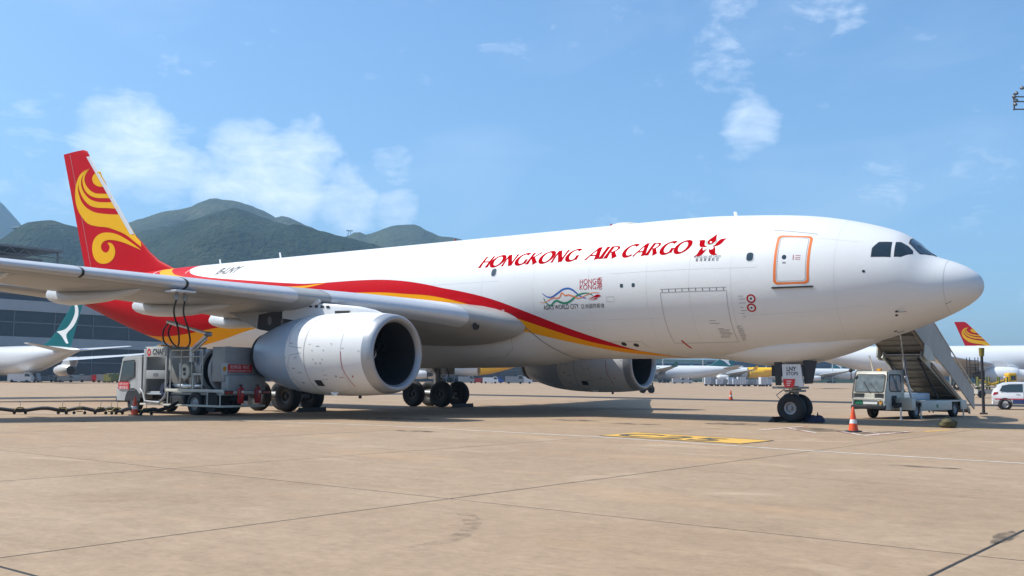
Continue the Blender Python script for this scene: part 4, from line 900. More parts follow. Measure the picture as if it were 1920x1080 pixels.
for sg in (1, -1):
    for n_, l in sw.items():
        decal('swirl_border', [poly([(-x, z) for x, z in smooth_loop(l, 3)])], lambda u, v: fin_pt(-u, v, .010, sg), 'logo_yellow', fin, .35, .35) if False else None
        decal('swirl_emblem', [poly([(-x, z) for x, z in smooth_loop(l, 3)])], lambda u, v: fin_pt(-u, v, .012, sg), 'logo_yellow', fin, .35, .35)
    q = [(55.05-.0, 16.3)]
    decal('rudder_seam', [ribbon([(-(54.0+.40*(z-8.2)+0*z), z) for z in (8.3, 10, 12, 14, 16, 16.6)], .03)], lambda u, v: fin_pt(-u, v, .008, sg), 'seam', fin)
k = MB(); rings = []
for Z in [10.5+.3*i for i in range(20)]:
    a = lin(FLE, Z); rings.append([fin_pt(a+d_, Z, .012, 1) for d_ in (.34, .2, .1, .03)]+[fin_pt(a, Z, 0)+Vector((.014, 0, 0))]+[fin_pt(a+d_, Z, .012, -1) for d_ in (.03, .1, .2, .34)])
k.loft(rings, False, False); k.build('leading_edge', 'pylon', fin, 60)
# tailplane
for sgn in (1, -1):
    k = MB(); rings = []
    for S, X0, c, z in ((.6, 50.6, 5.9, 6.55), (1.5, 51.2, 5.5, 6.62), (5, 53.5, 3.9, 6.95), (9.6, 56.5, 2.0, 7.4)):
        rings.append([P(X0+x*c, sgn*S, z+thick(x)*.10*c) for x in AF]+[P(X0+x*c, sgn*S, z-thick(x)*.10*c) for x in reversed(AF[1:-1])])
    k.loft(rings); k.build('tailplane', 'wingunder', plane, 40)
MB().lathe([(0, .22), (.35, .16), (.38, .1), (.3, .1)], P(57.5, 0, ZC+1.85), P(1, 0, 0), 20).build('apu_exhaust', 'hot', plane, 50)

# ---- landing gear
def wheel(parent, c, r, w_, sgn, hub):
    k = MB(); pr = [(-w_/2*.72, r*.43), (-w_/2*.98, r*.56), (-w_/2, r*.80), (-w_/2*.86, r*.93), (-w_/2*.55, r*.99), (0, r), (w_/2*.55, r*.99), (w_/2*.86, r*.93), (w_/2, r*.80), (w_/2*.98, r*.56), (w_/2*.72, r*.43)]
    k.lathe(pr, c, P(0, 1, 0), 40)
    t = k.build('tyre', 'rubber', parent, 50)
    k = MB(); k.lathe([(-w_*.34, .02), (-w_*.34, r*.12), (-w_*.12, r*.16), (-w_*.10, r*.30), (-w_*.30, r*.34), (-w_*.37, r*.44)], c, P(0, 1, 0), 32); k.lathe([(w_*.34, .02), (w_*.34, r*.12), (w_*.12, r*.16), (w_*.10, r*.30), (w_*.30, r*.34), (w_*.37, r*.44)], c, P(0, 1, 0), 32)
    k.build('rim', hub, parent, 40)
for sgn in (1, -1):
    s5 = sgn*5.34; k = MB()
    k.cyl(P(28.75, s5, .75), P(28.55, s5-sgn*.15, 4.3), .20, .24, 16); k.cyl(P(28.6, s5, 2.0), P(27.2, s5-sgn*.9, 3.6), .10, n=10); k.cyl(P(28.7, s5, 1.7), P(28.5, s5-sgn*2.0, 3.4), .10, n=10)
    k.tube([P(29.86, s5, .72), P(28.85, s5, .68), P(27.84, s5, .66)], .17, 12)
    k.cyl(P(28.85, s5, .9), P(29.7, s5, .8), .07, n=8); k.cyl(P(28.5, s5, 1.55), P(28.0, s5, 1.0), .06, n=8); k.cyl(P(28.0, s5, 1.0), P(28.6, s5, .75), .06, n=8)
    gear = k.build('main_gear', 'gear', plane, 40)
    MB().cyl(P(28.76, s5, .85), P(28.72, s5, 1.5), .145, n=16).build('oleo_piston', 'chrome', gear, 40)
    for X in (27.86, 29.84):
        MB().cyl(P(X, s5-.75, .69), P(X, s5+.75, .69), .09, n=12).build('axle', 'gear', gear, 40)
        for d_ in (-.70, .70): wheel(gear, P(X, s5+d_, .69), .695, .46, sgn, 'rim_shaded')
    for d_ in (-.25, .25):
        k = MB(); k.tube([P(28.4, s5+d_, 2.6), P(28.3, s5+d_*1.5, 1.8), P(28.1, s5+d_*2, 1.0), P(27.9, s5+d_*2, .8)], .022, 6); k.build('brake_line', 'hose', gear)
    k = MB(); k.box(27.9, 29.3, s5+sgn*.42, s5+sgn*.46, 1.75, 4.0, P); k.build('gear_door', 'wingunder', gear, 0, .01)
    k = MB(); k.box(28.9, 30.4, sgn*1.1, sgn*1.16, 1.02+.35, 2.15, P); k.build('gear_door', 'white', gear, 0, .01) if sgn < 0 else None
k = MB(); k.cyl(P(6.67, 0, .50), P(6.55, 0, 2.4), .11, .14, 14); k.cyl(P(6.6, 0, 1.35), P(7.75, 0, 2.35), .07, n=8); k.cyl(P(6.6, -.28, 1.22), P(6.6, .28, 1.22), .09, n=10)
k.tube([P(6.62, 0, 1.2), P(7.05, 0, .98), P(6.75, 0, .66)], .05, 8); k.box(6.35, 6.95, -.32, .32, 1.12, 1.2, P)
k.box(6.3, 7.3, -.5, .62, 1.24, 1.32, P); k.tube([P(6.95, .3, 1.22), P(7.25, .34, 1.0), P(7.1, .3, .8), P(6.8, .2, .7)], .018, 6); k.tube([P(6.9, -.2, 1.25), P(7.2, -.2, .95), P(6.8, -.15, .6)], .015, 6)
ng = k.build('nose_gear', 'gear', plane, 40)
MB().cyl(P(6.66, 0, .58), P(6.63, 0, 1.05), .085, n=14).build('oleo_piston', 'chrome', ng, 40)
MB().cyl(P(6.67, -.5, .525), P(6.67, .5, .525), .06, n=12).build('axle', 'gear', ng, 40)
for d_ in (-.355, .355): wheel(ng, P(6.67, d_, .525), .525, .37, 1, 'rim')
for sgn in (1,):
    MB().prism([(7.12, 2.3), (7.08, 1.36), (6.86, 1.36), (6.84, 2.3)], lambda X, Z: P(X, sgn*.80, Z), lambda X, Z: P(X, sgn*.84, Z)).build('gear_door', 'chassis', ng, 0)
    MB().prism([(6.06, 2.3), (6.02, 1.42), (5.72, 1.44), (5.55, 2.25)], lambda X, Z: P(X, sgn*.70, Z), lambda X, Z: P(X, sgn*.74, Z)).build('gear_door', 'chassis', ng, 0)
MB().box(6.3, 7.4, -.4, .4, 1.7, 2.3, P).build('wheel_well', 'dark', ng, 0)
# leg door carrying the registration plate, in front of the strut
pf = lambda off: (lambda u, v: P(6.80-u, .90+off-.02*u, 1.34+v))
decal('leg_door', [poly([(0, .80), (.70, .80), (.80, 0), (.04, .02)])], pf(0), 'pylon', ng)
MB().prism([(0, .80), (.70, .80), (.80, 0), (.04, .02)], pf(-.004), pf(-.05)).build('leg_door', 'gear', ng, 0)
def ptxt(s, u, v, size, m_, width, off=.004):
    vs, fs = text_mesh(s, size, offset=.006); k_ = width/(max(x for x, y in vs)-min(x for x, y in vs)); decal('placard_lettering', [([(x*k_+u, y+v) for x, y in vs], fs)], pf(off), m_, ng)
ptxt('LNY', .17, .56, .21, 'ink', .36); ptxt('ETOPS', .16, .40, .17, 'inkgrey', .44)
decal('red_flag', [poly([(.04, .26), (.50, .26), (.44, -.04), (.12, -.06), (.06, .06)])], pf(.02), 'signred', ng, .1, .1)
for i in range(3): decal('flag_lettering', [rect(.17, .36-.03*i, .17-.075*i, .195-.075*i)], pf(.024), 'signwhite', ng)

# ================================================================== VEHICLES AND EQUIPMENT ROUND THE AIRCRAFT
def road_wheel(parent, c, r, w_, axis=(0, 1, 0), rim='rim'):
    MB().lathe([(-w_/2*.8, r*.56), (-w_/2, r*.66), (-w_/2, r*.88), (-w_/2*.8, r*.98), (0, r), (w_/2*.8, r*.98), (w_/2, r*.88), (w_/2, r*.66), (w_/2*.8, r*.56)], c, axis, 28).build('tyre', 'rubber', parent, 45)
    k = MB()
    for s_ in (-1, 1): k.lathe([(s_*w_*.34, .01), (s_*w_*.34, r*.16), (s_*w_*.22, r*.22), (s_*w_*.18, r*.46), (s_*w_*.38, r*.58)], c, axis, 20)
    k.build('rim', rim, parent, 40)
def flat_text(name, s, mapf, size, width, m_, parent, boff=0.):
    vs, fs = text_mesh(s, size, offset=boff)
    if not vs: return
    x0 = min(x for x, y in vs); k_ = width/(max(x for x, y in vs)-x0); return decal(name, [([((x-x0)*k_, y) for x, y in vs], fs)], mapf, m_, parent)

# ---- hydrant dispenser truck, cab towards the tail
ft = thing('fuel_truck', 'grey hydrant fuel dispenser truck parked under the wing beside the engine', 'truck', P(29.0, 10.4, 0))
NS, FS = 11.5, 9.4                                   # near and far side
def bx(name, X0, X1, S0_, S1_, z0, z1, m_, parent=ft, bev=.02, smooth=30): return MB().box(X0, X1, S0_, S1_, z0, z1, P).build(name, m_, parent, smooth, bev)
# cab: side profile with raked screen
cab_p = [(32.62, .55), (32.66, .95), (32.58, 1.22), (32.30, 2.28), (32.15, 2.36), (31.0, 2.40), (30.95, .95), (31.05, .80), (31.1, .55)]
cab = MB().prism(cab_p, lambda X, Z: P(X, NS-.02, Z), lambda X, Z: P(X, FS+.02, Z)).build('cab', 'truckwhite', ft, 30, .05)
gp = [(32.42, 1.34), (32.22, 2.16), (31.45, 2.20), (31.42, 1.55), (32.0, 1.34)]
for s_, o_ in ((NS, .012), (FS, -.012)):
    decal('side_window', [poly([(-x, z) for x, z in gp])], lambda u, v: P(-u, s_+o_, v), 'vglass', cab)
decal('window_rubber', [ring([(-x, z) for x, z in grow(gp, 1.10)], [(-x, z) for x, z in grow(gp, 1.0)])], lambda u, v: P(-u, NS+.010, v), 'dark', cab)
decal('windscreen', [rect(FS+.15, NS-.15, 1.28, 2.2)], lambda u, v: P(32.62-.245*(v-1.22)+.03, u, v), 'vglass', cab)
decal('door_seam', [ribbon([(-32.48, 1.2), (-32.40, .95), (-31.3, .95), (-31.28, 2.28), (-32.2, 2.28)], .02)], lambda u, v: P(-u, NS+.008, v), 'seam', cab)
decal('warning_panel', [rect(-32.55, -31.75, .98, 1.30)], lambda u, v: P(-u, NS+.012, v), 'signred', cab)
flat_text('panel_lettering', '請勿靠近', lambda u, v: P(32.46-u, NS+.016, .995+v), .16, .62, 'signwhite', cab); flat_text('panel_lettering', 'KEEP AWAY', lambda u, v: P(32.46-u, NS+.016, 1.17+v), .12, .62, 'signwhite', cab)
bx('bumper', 32.60, 32.80, FS+.05, NS-.05, .42, .62, 'chassis', ft)
bx('headlamp', 32.55, 32.68, NS-.45, NS-.08, .74, .90, 'signwhite', cab)
decal('wheel_arch', [poly([(-31.5+.56*math.cos(q_), .50+.54*math.sin(q_)) for q_ in [i*math.pi/16 for i in range(17)]])], lambda u, v: P(-u, NS-.008, v), 'dark', cab)
for X, tw in ((31.5, 0), (27.3, 1)):
    ax_ = bx('axle', X-.08, X+.08, FS+.3, NS-.3, .40, .52, 'chassis', ft, 0)
    for S in ((NS-.17, FS+.17) if not tw else (NS-.16, NS-.46, FS+.16, FS+.46)): road_wheel(ax_, P(X, S, .46), .46, .26, rim='rim')
bx('chassis_rail', 25.6, 31.2, NS-.85, NS-.70, .58, .80, 'chassis'); bx('chassis_rail', 25.6, 31.2, FS+.70, FS+.85, .58, .80, 'chassis')
bx('subframe', 25.6, 30.9, FS+.15, NS-.15, .80, .92, 'truckgrey')
bx('deck_edge', 25.45, 29.2, NS-.10, NS-.02, .92, 1.04, 'cabwhite', ft, .01)
# equipment bay behind the cab
bay = bx('equipment_bay', 29.15, 30.80, FS+.1, FS+1.0, .95, 2.75, 'truckgrey')
bx('sign_board', 29.30, 30.62, NS-.08, NS-.02, 2.36, 2.78, 'truckwhite', bay, .01)
bx('lower_locker', 29.30, 30.62, NS-.30, NS-.04, 1.44, 1.80, 'truckgrey', bay, .01)
bx('bay_post', 29.20, 29.30, NS-.14, NS-.04, .92, 2.78, 'truckgrey', bay, .01); bx('bay_post', 30.62, 30.84, NS-.14, NS-.04, .92, 2.70, 'truckgrey', bay, .01)
bx('bay_roof', 29.2, 30.84, FS+.1, NS-.1, 2.74, 2.80, 'truckgrey', bay, .01)
flat_text('board_lettering', 'CNAF', lambda u, v: P(30.18-u, NS-.014, 2.46+v), .34, .78, 'ink', bay, .008)
em = [(math.cos(a)*.13, math.sin(a)*.16) for a in [i*math.pi/10 for i in range(20)]]
decal('board_emblem', [ring(em, [(x*.45, y*.45) for x, y in em])], lambda u, v: P(30.44-u, NS-.014, 2.56+v), 'signred', bay)
bx('meter_plate', 29.78, 30.10, NS-.04, NS-.03, 1.55, 1.68, 'inkgrey', bay, 0)
bx('beacon_bar', 30.45, 30.70, 10.3, 10.9, 2.80, 2.90, 'lampamber', bay, .02)
# plumbing and filter vessel
k = MB()
for X, z in ((28.9, 1.15), (28.6, 1.3), (28.2, 1.12), (27.7, 1.25)): k.tube([P(X, FS+.5, z), P(X, NS-.7, z), P(X-.1, NS-.45, z+.1), P(X-.15, NS-.4, z+.4)], .07, 8)
k.tube([P(29.2, NS-.35, 1.15), P(27.2, NS-.35, 1.15)], .09, 10); k.tube([P(28.9, NS-.5, 2.1), P(28.9, NS-.5, 1.1)], .06, 8); k.tube([P(28.0, NS-.6, 2.3), P(28.0, NS-.6, 1.1)], .05, 8)
k.build('pipework', 'alu', ft, 40)
MB().lathe([(0, .02), (0, .30), (.04, .33), (.08, .33), (.08, .28), (1.4, .28)], P(28.25, NS-.22, 1.75), (0, 1, 0), 24).build('filter_vessel_end', 'cabwhite', ft, 40)
decal('vessel_label', [rect(-.10, .10, .02, .16), rect(-.06, .10, -.16, -.04)], lambda u, v: P(28.25-u, NS-.215, 1.75+v), 'ink', ft)
MB().lathe([(0, .02), (.05, .24), (.12, .30), (1.2, .30), (1.25, .1)], P(28.0, NS-.75, 1.85), P(-1, 0, 0), 24).build('filter_vessel', 'tank', ft, 40)
k = MB()
for X in (28.9, 28.5, 28.1, 27.7): k.box(X-.12, X+.12, FS+.3, FS+.9, 1.9, 2.7, P)
k.build('valve_cabinet', 'steelblue', ft, 30, .02)
k = MB()
for z in (2.35, 2.62): k.cyl(P(29.0, NS-.10, z), P(26.9, NS-.10, z), .022, n=6)
for X in (29.0, 28.3, 27.6, 26.9): k.cyl(P(X, NS-.10, 1.0), P(X, NS-.10, 2.62), .022, n=6)
k.build('handrail', 'cabwhite', ft)
bx('steel_frame', 27.42, 27.50, NS-.14, NS-.06, .95, 1.65, 'cabwhite'); bx('steel_frame', 26.9, 27.50, NS-.14, NS-.06, 1.60, 1.68, 'cabwhite')
# hose drum and rear bodywork
MB().lathe([(-.02, .05), (-.02, .95), (.06, .99), (.14, .95), (.14, .10), (.6, .10), (.6, .95), (.7, .95)], P(26.55, 10.35, 1.80), P(1, 0, 0), 40).build('hose_drum', 'tank', ft, 40)
k = MB()
for i in range(4): k.lathe([(.16+i*.11, .60), (.20+i*.11, .86), (.24+i*.11, .60)], P(26.55, 10.35, 1.80), P(1, 0, 0), 32)
k.build('wound_hose', 'hose', ft, 60)
rb = bx('rear_body', 25.72, 26.5, FS+.05, NS-.25, 1.35, 2.74, 'truckgrey')
bx('rear_locker', 25.50, 25.95, FS-.05, NS-.30, .98, 1.60, 'truckgrey', rb)
rm = lambda off: (lambda u, v: P(25.715-off, NS-.40-u, v))
decal('danger_sign', [rect(.02, 1.22, 1.72, 2.04)], rm(.006), 'signred', rb)
flat_text('sign_lettering', '危險品 勿近', lambda u, v: rm(.012)(u+.12, 1.885+v), .15, .98, 'signwhite', rb); flat_text('sign_lettering', 'DANGEROUS GOODS KEEP CLEAR', lambda u, v: rm(.012)(u+.06, 1.755+v), .10, 1.1, 'signwhite', rb)
decal('hazard_disc', [poly([(-.14+.09*math.cos(a), 1.86+.10*math.sin(a)) for a in [i*math.pi/8 for i in range(16)]])], rm(.006), 'lampamber', rb)
decal('small_panel', [rect(-.30, .0, 1.62, 2.10)], lambda u, v: P(25.713, NS-.40-u, v), 'pylon', rb)
bar = bx('rear_bumper_beam', 25.38, 25.50, FS-.15, NS+.02, .86, .98, 'cabwhite')
for s_ in (NS-.22, FS+.02):
    bx('tail_lamp', 25.34, 25.385, s_-.20, s_+.20, .86, 1.0, 'chassis', bar, 0)
    for d_ in (-.13, 0, .13): bx('lamp_lens', 25.325, 25.345, s_+d_-.055, s_+d_+.055, .89, .97, 'lampred', bar, 0)
bx('side_rail', 25.5, 30.9, NS-.03, NS+.03, .34, .42, 'cabwhite', ft, .01); bx('rear_rail', 25.4, 25.5, FS, NS, .34, .42, 'cabwhite', ft, .01)
k = MB()
for X in (25.6, 26.4, 29.0, 30.6): MB().cyl(P(X, NS, .38), P(X, NS, .95), .025, n=6).build('rail_post', 'cabwhite', ft)
bx('fuel_tank', 28.0, 29.0, NS-.50, NS-.08, .38, .80, 'chassis', ft, .06)
bx('side_step', 29.3, 30.7, NS-.22, NS-.02, .46, .52, 'alu', ft, .01); bx('side_step', 29.5, 30.5, NS-.22, NS-.02, .78, .84, 'alu', ft, .01)
k = MB(); k.tube([P(31.0, NS-.05, 1.0), P(30.7, NS+.02, .85), P(30.5, NS+.05, .5), P(29.5, NS+.05, .45), P(29.2, NS+.0, .7), P(29.15, NS-.1, 1.1)], .05, 8); k.build('grab_frame', 'truckgrey', ft, 60)
MB().lathe([(0, .1), (0, .33), (.04, .36), (.30, .36), (.34, .33), (.34, .1)], P(29.35, NS-.42, .95), (0, -1, 0), 28).build('hose_reel', 'navy', ft, 40)
k = MB(); k.lathe([(-.3, .0), (-.3, .42), (.3, .42), (.3, 0)], P(26.3, NS-.4, .55), (0, 1, 0), 24); k.build('spare_wheel', 'rubber', ft, 40)
# lifting boom that carries the delivery hoses up to the wing
k = MB()
k.cyl(P(28.1, 11.0, 2.15), P(28.1, 11.0, 2.75), .14, n=14); k.cyl(P(28.1, 11.0, 2.70), P(25.95, 11.9, 3.22), .075, n=12); k.cyl(P(28.1, 11.0, 2.52), P(26.1, 11.85, 3.02), .04, n=8)
k.lathe([(-.12, .10), (.12, .10)], P(25.95, 11.9, 3.22), (0, 1, 0), 14); k.cyl(P(25.95, 11.95, 3.24), P(27.75, 12.3, 3.68), .065, .055, 12); k.cyl(P(27.45, 12.24, 3.62), P(28.0, 12.35, 3.74), .10, .06, 12)
boom = k.build('lifting_boom', 'alu', ft, 40)
def hang(name, pts, label):
    o = MB().tube(smooth_path(pts, 7), .034, 10).build(name, 'hose', None, 60); ORG[o.name] = Vector((0, 0, 0)); return tag(o, label, 'hose', 'fuelling hoses under the wing')
W1, W2 = (24.9, 14.15, 4.42), (24.95, 13.75, 4.40)
hang('delivery_hose', [P(*W1), P(25.1, 14.1, 3.9), P(25.5, 13.6, 3.3), P(26.3, 13.0, 2.75), P(27.3, 12.6, 2.66), P(28.1, 12.4, 2.95), P(28.3, 12.3, 3.4), P(27.9, 12.35, 3.7)], 'left black fuel hose looping from the wing coupling to the boom')
hang('delivery_hose', [P(*W2), P(25.0, 13.75, 3.9), P(25.15, 13.4, 3.3), P(25.6, 13.0, 2.8), P(26.6, 12.6, 2.62), P(27.5, 12.4, 2.85), P(27.9, 12.35, 3.3), P(27.75, 12.3, 3.66)], 'right black fuel hose looping from the wing coupling to the boom')
for q in (W1, W2): MB().lathe([(-.05, .07), (.02, .10), (.10, .10), (.14, .07), (.32, .065)], P(q[0], q[1], q[2]), (0, 0, 1), 14).build('refuel_coupling', 'gear', plane, 40)
MB().box(24.6, 25.3, 13.5, 14.4, wpt(14, .2, False)[2]-.03, wpt(14, .2, False)[2]+.05, P).build('refuel_panel', 'pylon', plane, 30, .02)
# fire extinguishers hung on the back of the truck
def extinguisher(X, S, z, label):
    r_ = thing('fire_extinguisher', label, 'extinguisher', P(X, S, z), 'extinguishers on the truck')
    MB().lathe([(0, .02), (.0, .10), (.04, .13), (.52, .13), (.60, .10), (.64, .05), (.70, .04)], P(X, S, z), (0, 0, 1), 18).build('cylinder', 'extred', r_, 40)
    MB().tube([P(X, S, z+.70), P(X-.05, S, z+.74), P(X-.12, S+.12, z+.62), P(X-.12, S+.15, z+.2)], .016, 6).build('hose', 'hose', r_)
    MB().box(X-.02, X+.02, S-.03, S+.10, z+.69, z+.74, P).build('handle', 'chassis', r_, 0)
    MB().box(X-.132, X-.128, S-.05, S+.05, z+.42, z+.5, P).build('label', 'signwhite', r_, 0)
extinguisher(25.22, 10.80, .50, 'red fire extinguisher on the truck, nearer the drum side'); extinguisher(25.22, 9.95, .50, 'red fire extinguisher on the truck, nearer the engine')

# ---- traffic cones
def cone(X, S, h, label, rot=0.):
    r_ = thing('traffic_cone', label, 'cone', P(X, S, 0), 'traffic cones on the apron'); c = P(X, S, 0); b0 = h*.29
    k = MB(); k.loft([[c+Vector((sx*b0*q*math.cos(rot)-sy*b0*q*math.sin(rot), sx*b0*q*math.sin(rot)+sy*b0*q*math.cos(rot), z)) for sx, sy in ((1, .55), (.55, 1), (-.55, 1), (-1, .55), (-1, -.55), (-.55, -1), (.55, -1), (1, -.55))] for z, q in ((.004, 1), (.035, 1), (.045, .92))]); k.build('base', 'chassis', r_, 30)
    pr = lambda z: h*(.205-.168*z)
    k = MB(); k.lathe([(.04, h*.23)]+[(h*z, pr(z)) for z in (.06, .2, .34)], c, (0, 0, 1), 22); k.lathe([(h*.50, pr(.5)), (h*.75, pr(.75)), (h*.98, pr(.98)), (h, h*.02), (h, .001)], c, (0, 0, 1), 22); k.build('body', 'cone', r_, 50)
    MB().lathe([(h*.34, pr(.34)), (h*.50, pr(.50))], c, (0, 0, 1), 22).build('reflective_band', 'reflect', r_, 50)
cone(2.70, 5.75, .76, 'orange cone with white band on the markings beside the nose wheel')
cone(25.3, -36.2, .78, 'small orange cone far behind, out on the open apron')
cone(28.55, 13.3, .74, 'orange and white cone by the cab of the fuel truck', .3)
# guide wands standing in the truck's cone
# ---- nose wheel chocks and a folded cover
def chock(X, S, lab, L=.6, w_=.22, h=.2):
    o = MB().prism([(0, 0), (w_, 0), (w_*.15, h)], lambda x, z: P(X+x, S-L/2, z+.003), lambda x, z: P(X+x, S+L/2, z+.003)).build('wheel_chock', 'chassis', None, 0, .012); ORG[o.name] = Vector((0, 0, 0)); return tag(o, lab, 'chock', 'wheel chocks')
chock(7.22, .1, 'black chock behind the nose wheels', 1.2)
chock(26.9, -5.4, 'black chock ahead of the far main wheels', 1.6, .24, .2); chock(26.9, 5.4, 'black chock ahead of the near main wheels', 1.6, .24, .2)
cv = thing('wheel_cover', 'crumpled navy canvas cover with a strap lying by the nose wheel', 'cover', P(5.85, -.1, 0))
k = MB(); rings = []
for i in range(10):
    t = i/9; rr_2 = math.sin(math.pi*min(.97, max(.03, t)))**.5
    rings.append([P(5.65+.78*t-.05, -.1+.34*rr_2*math.cos(R(a))*(1+.12*noise.noise(Vector((t*5, a*.02, 1)))), max(.004, (.02+.27*rr_2*(1.25-.6*t)*max(0, math.sin(R(a)))*(1+.35*noise.noise(Vector((t*4, a*.03, 5))))))) for a in range(0, 360, 20)])
k.loft(rings); k.build('canvas', 'navy', cv, 50)
MB().tube([P(6.05, .15, .12), P(6.2, .25, .22), P(6.35, .3, .30)], .02, 6).build('strap', 'navy', cv); MB().prism([(0, 0), (.10, 0), (.03, .24)], lambda x, z: P(5.78+x, .02, .16+z), lambda x, z: P(5.78+x, -.03, .16+z)).build('loose_corner', 'navy', cv, 0)
bg = thing('canvas_bag', 'lumpy olive canvas bag on the apron in front of the stair truck', 'bag', P(1.15, .7, 0))
k = MB(); rings = []
for i in range(9):
    t = i/8; r_ = .27*math.sin(math.pi*min(.96, .16+.8*t))**.55
    rings.append([P(1.15, .7, .005+.31*t+.05*t*noise.noise(Vector((i, 3, 1))))+Vector((r_*math.cos(R(a))*(1+.5*noise.noise(Vector((t*3, math.cos(R(a))*1.5, math.sin(R(a))*1.5)))), r_*math.sin(R(a))*(1+.5*noise.noise(Vector((t*3, math.cos(R(a))*1.5, math.sin(R(a))*1.5+4)))), 0)) for a in range(0, 360, 24)])
k.loft(rings); k.build('sack', 'olive', bg, 60); MB().tube([P(1.15, .6, .30), P(1.15, .62, .38), P(1.15, .75, .37)], .02, 6).build('neck', 'olive', bg)

# ---- intake hose on wheeled trolleys running off to the left
HL = [(27.9, 12.7), (28.6, 13.1), (29.6, 13.25), (30.4, 13.55), (31.2, 14.3), (32.0, 15.2), (33.2, 16.5), (35.0, 18.3), (38, 21)]
HP = smooth_path(HL, 6)
hp = [P(x, s, .20+.05*math.sin(i*.9)) for i, (x, s) in enumerate(HP)]
o = MB().tube([P(28.2, 11.6, .5), P(27.9, 12.2, .3)]+hp, .075, 10).build('intake_hose', 'hose', None, 60); ORG[o.name] = Vector((0, 0, 0)); tag(o, 'thick black intake hose carried on little trolleys left of the truck', 'hose')
o = MB().tube([P(x, s, .47) for x, s in [(31.9, 11.6), (32.4, 13.0), (33.0, 15.0), (34.5, 17.5), (38, 21.6)]], .014, 5).build('guide_rope', 'tan', None, 60); ORG[o.name] = Vector((0, 0, 0)); tag(o, 'thin brown rope stretched above the intake hose', 'rope')
TL = [(28.3, 12.95), (29.75, 13.3), (30.05, 13.38), (30.45, 13.6), (31.05, 14.15), (31.5, 14.62), (32.55, 15.8)]
tl = ['beside the truck cone', 'first left of the truck cab', 'second left of the truck cab', 'third left of the truck cab', 'fourth left of the truck cab', 'fifth left of the truck cab', 'nearest the left picture edge']
p0 = None
for (x, s), lb in zip(TL, tl):
    if p0 is None:
        r_ = local_thing('hose_trolley', 'x', 'trolley', P(x, s, 0), 0, 'hose trolleys'); p0 = r_
        k = MB(); k.box(-.10, .10, -.10, .10, .24, .29); k.box(-.12, .12, -.02, .02, .10, .14)
        for sx in (-1, 1): k.tube([(sx*.10, 0, .26), (sx*.20, 0, .18), (sx*.20, 0, .09)], .022, 6)
        k.build('frame', 'brass', r_, 30)
        for sx in (-1, 1): MB().cyl((sx*.20, -.03, .062), (sx*.20, .03, .062), .06, n=12).build('castor', 'rubber', r_, 40)
        MB().tube([(0, 0, .29), (0, 0, .44), (.03, 0, .50), (-.05, 0, .54), (-.09, 0, .50)], .010, 6).build('hook', 'gear', r_, 60)
    else: r_ = copy_tree(p0); r_.location = P(x, s, 0)
    r_.rotation_euler = (0, 0, random.uniform(-.5, .5)+.75); r_['label'] = 'yellow hose trolley with hook, '+lb

# ---- passenger stair truck at the far-side door
ST = thing('stair_truck', 'off-white stair truck with covered steps raised to the far side of the nose', 'stair truck', P(5.0, -9, 0))
Ux, Us = -.156, -.988; Vx, Vs = -.988, .156
def T(u, v, z): return P(5.2+Ux*u+Vx*v, -5.3+Us*u+Vs*v, z)           # u rearwards, v towards our side
def tb(name, u0, u1, v0, v1, z0, z1, m_, parent=ST, bev=.02): return MB().box(u0, u1, v0, v1, z0, z1, T).build(name, m_, parent, 30, bev)
scab = MB().prism([(.02, .42), (-.02, .85), (.0, 1.05), (.30, 1.86), (.42, 1.94), (1.7, 1.96), (1.75, .8), (1.7, .42)], lambda u, z: T(u, .35, z), lambda u, z: T(u, -1.05, z)).build('cab', 'cabwhite', ST, 30, .05)
wsc = lambda off: (lambda v, t: T(.0074+.274*t-off-.01, v, 1.07+.74*t))
decal('windscreen', [poly(rrect(-.95, .25, .06, .98, .10))], wsc(.012), 'cabglass_sky', scab); decal('windscreen_rubber', [ring(rrect(-.99, .29, .01, 1.03, .12), rrect(-.95, .25, .06, .98, .10))], wsc(.010), 'dark', scab)
MB().tube([wsc(.03)(-.30, .02), wsc(.03)(-.62, .60)], .014, 5).build('wiper', 'dark', scab); MB().tube([wsc(.03)(.05, .02), wsc(.03)(-.3, .5)], .014, 5).build('wiper', 'dark', scab)
sm = lambda off: (lambda u, z: T(u, .35+off, z))
decal('side_window', [poly(rrect(.42, 1.45, 1.15, 1.78, .12))], sm(.012), 'cabglass_sky', scab); decal('window_rubber', [ring(rrect(.37, 1.5, 1.10, 1.83, .15), rrect(.42, 1.45, 1.15, 1.78, .12))], sm(.010), 'dark', scab)
decal('door_cutout', [poly(rrect(.55, 1.05, .55, .95, .08))], sm(.012), 'dark', scab)
fm = lambda off: (lambda v, z: T(-.022-off+.02*(z-.85)*2, v, z))
for v0, v1 in ((-.98, -.55), (-.1, .28)):
    for i in range(4): tb('grille_slat', -.03, .02, v0, v1, .86+i*.05, .885+i*.05, 'chassis', scab, 0)
decal('plate_green', [rect(-.95, -.60, .60, .76)], fm(.012), 'green', scab); decal('plate_white', [rect(-.58, .02, .60, .76)], fm(.012), 'signwhite', scab); decal('indicator', [poly([(.16+.07*math.cos(a), .68+.08*math.sin(a)) for a in [i*.5 for i in range(12)]])], fm(.014), 'lampamber', scab)
MB().tube([T(-.06, -1.02, .56), T(-.08, -1.0, .80), T(-.08, -.9, .83), T(-.08, .2, .83), T(-.08, .3, .80), T(-.06, .33, .56)], .022, 6).build('bull_bar', 'signwhite', scab, 60)
tb('bumper', -.12, .0, -1.08, .38, .40, .56, 'chassis', ST, .02)
for v in (-1.16, .40): MB().cyl(T(.12, v, 1.55), T(.12, v, 1.95), .02, n=6).build('mirror_arm', 'chassis', scab)
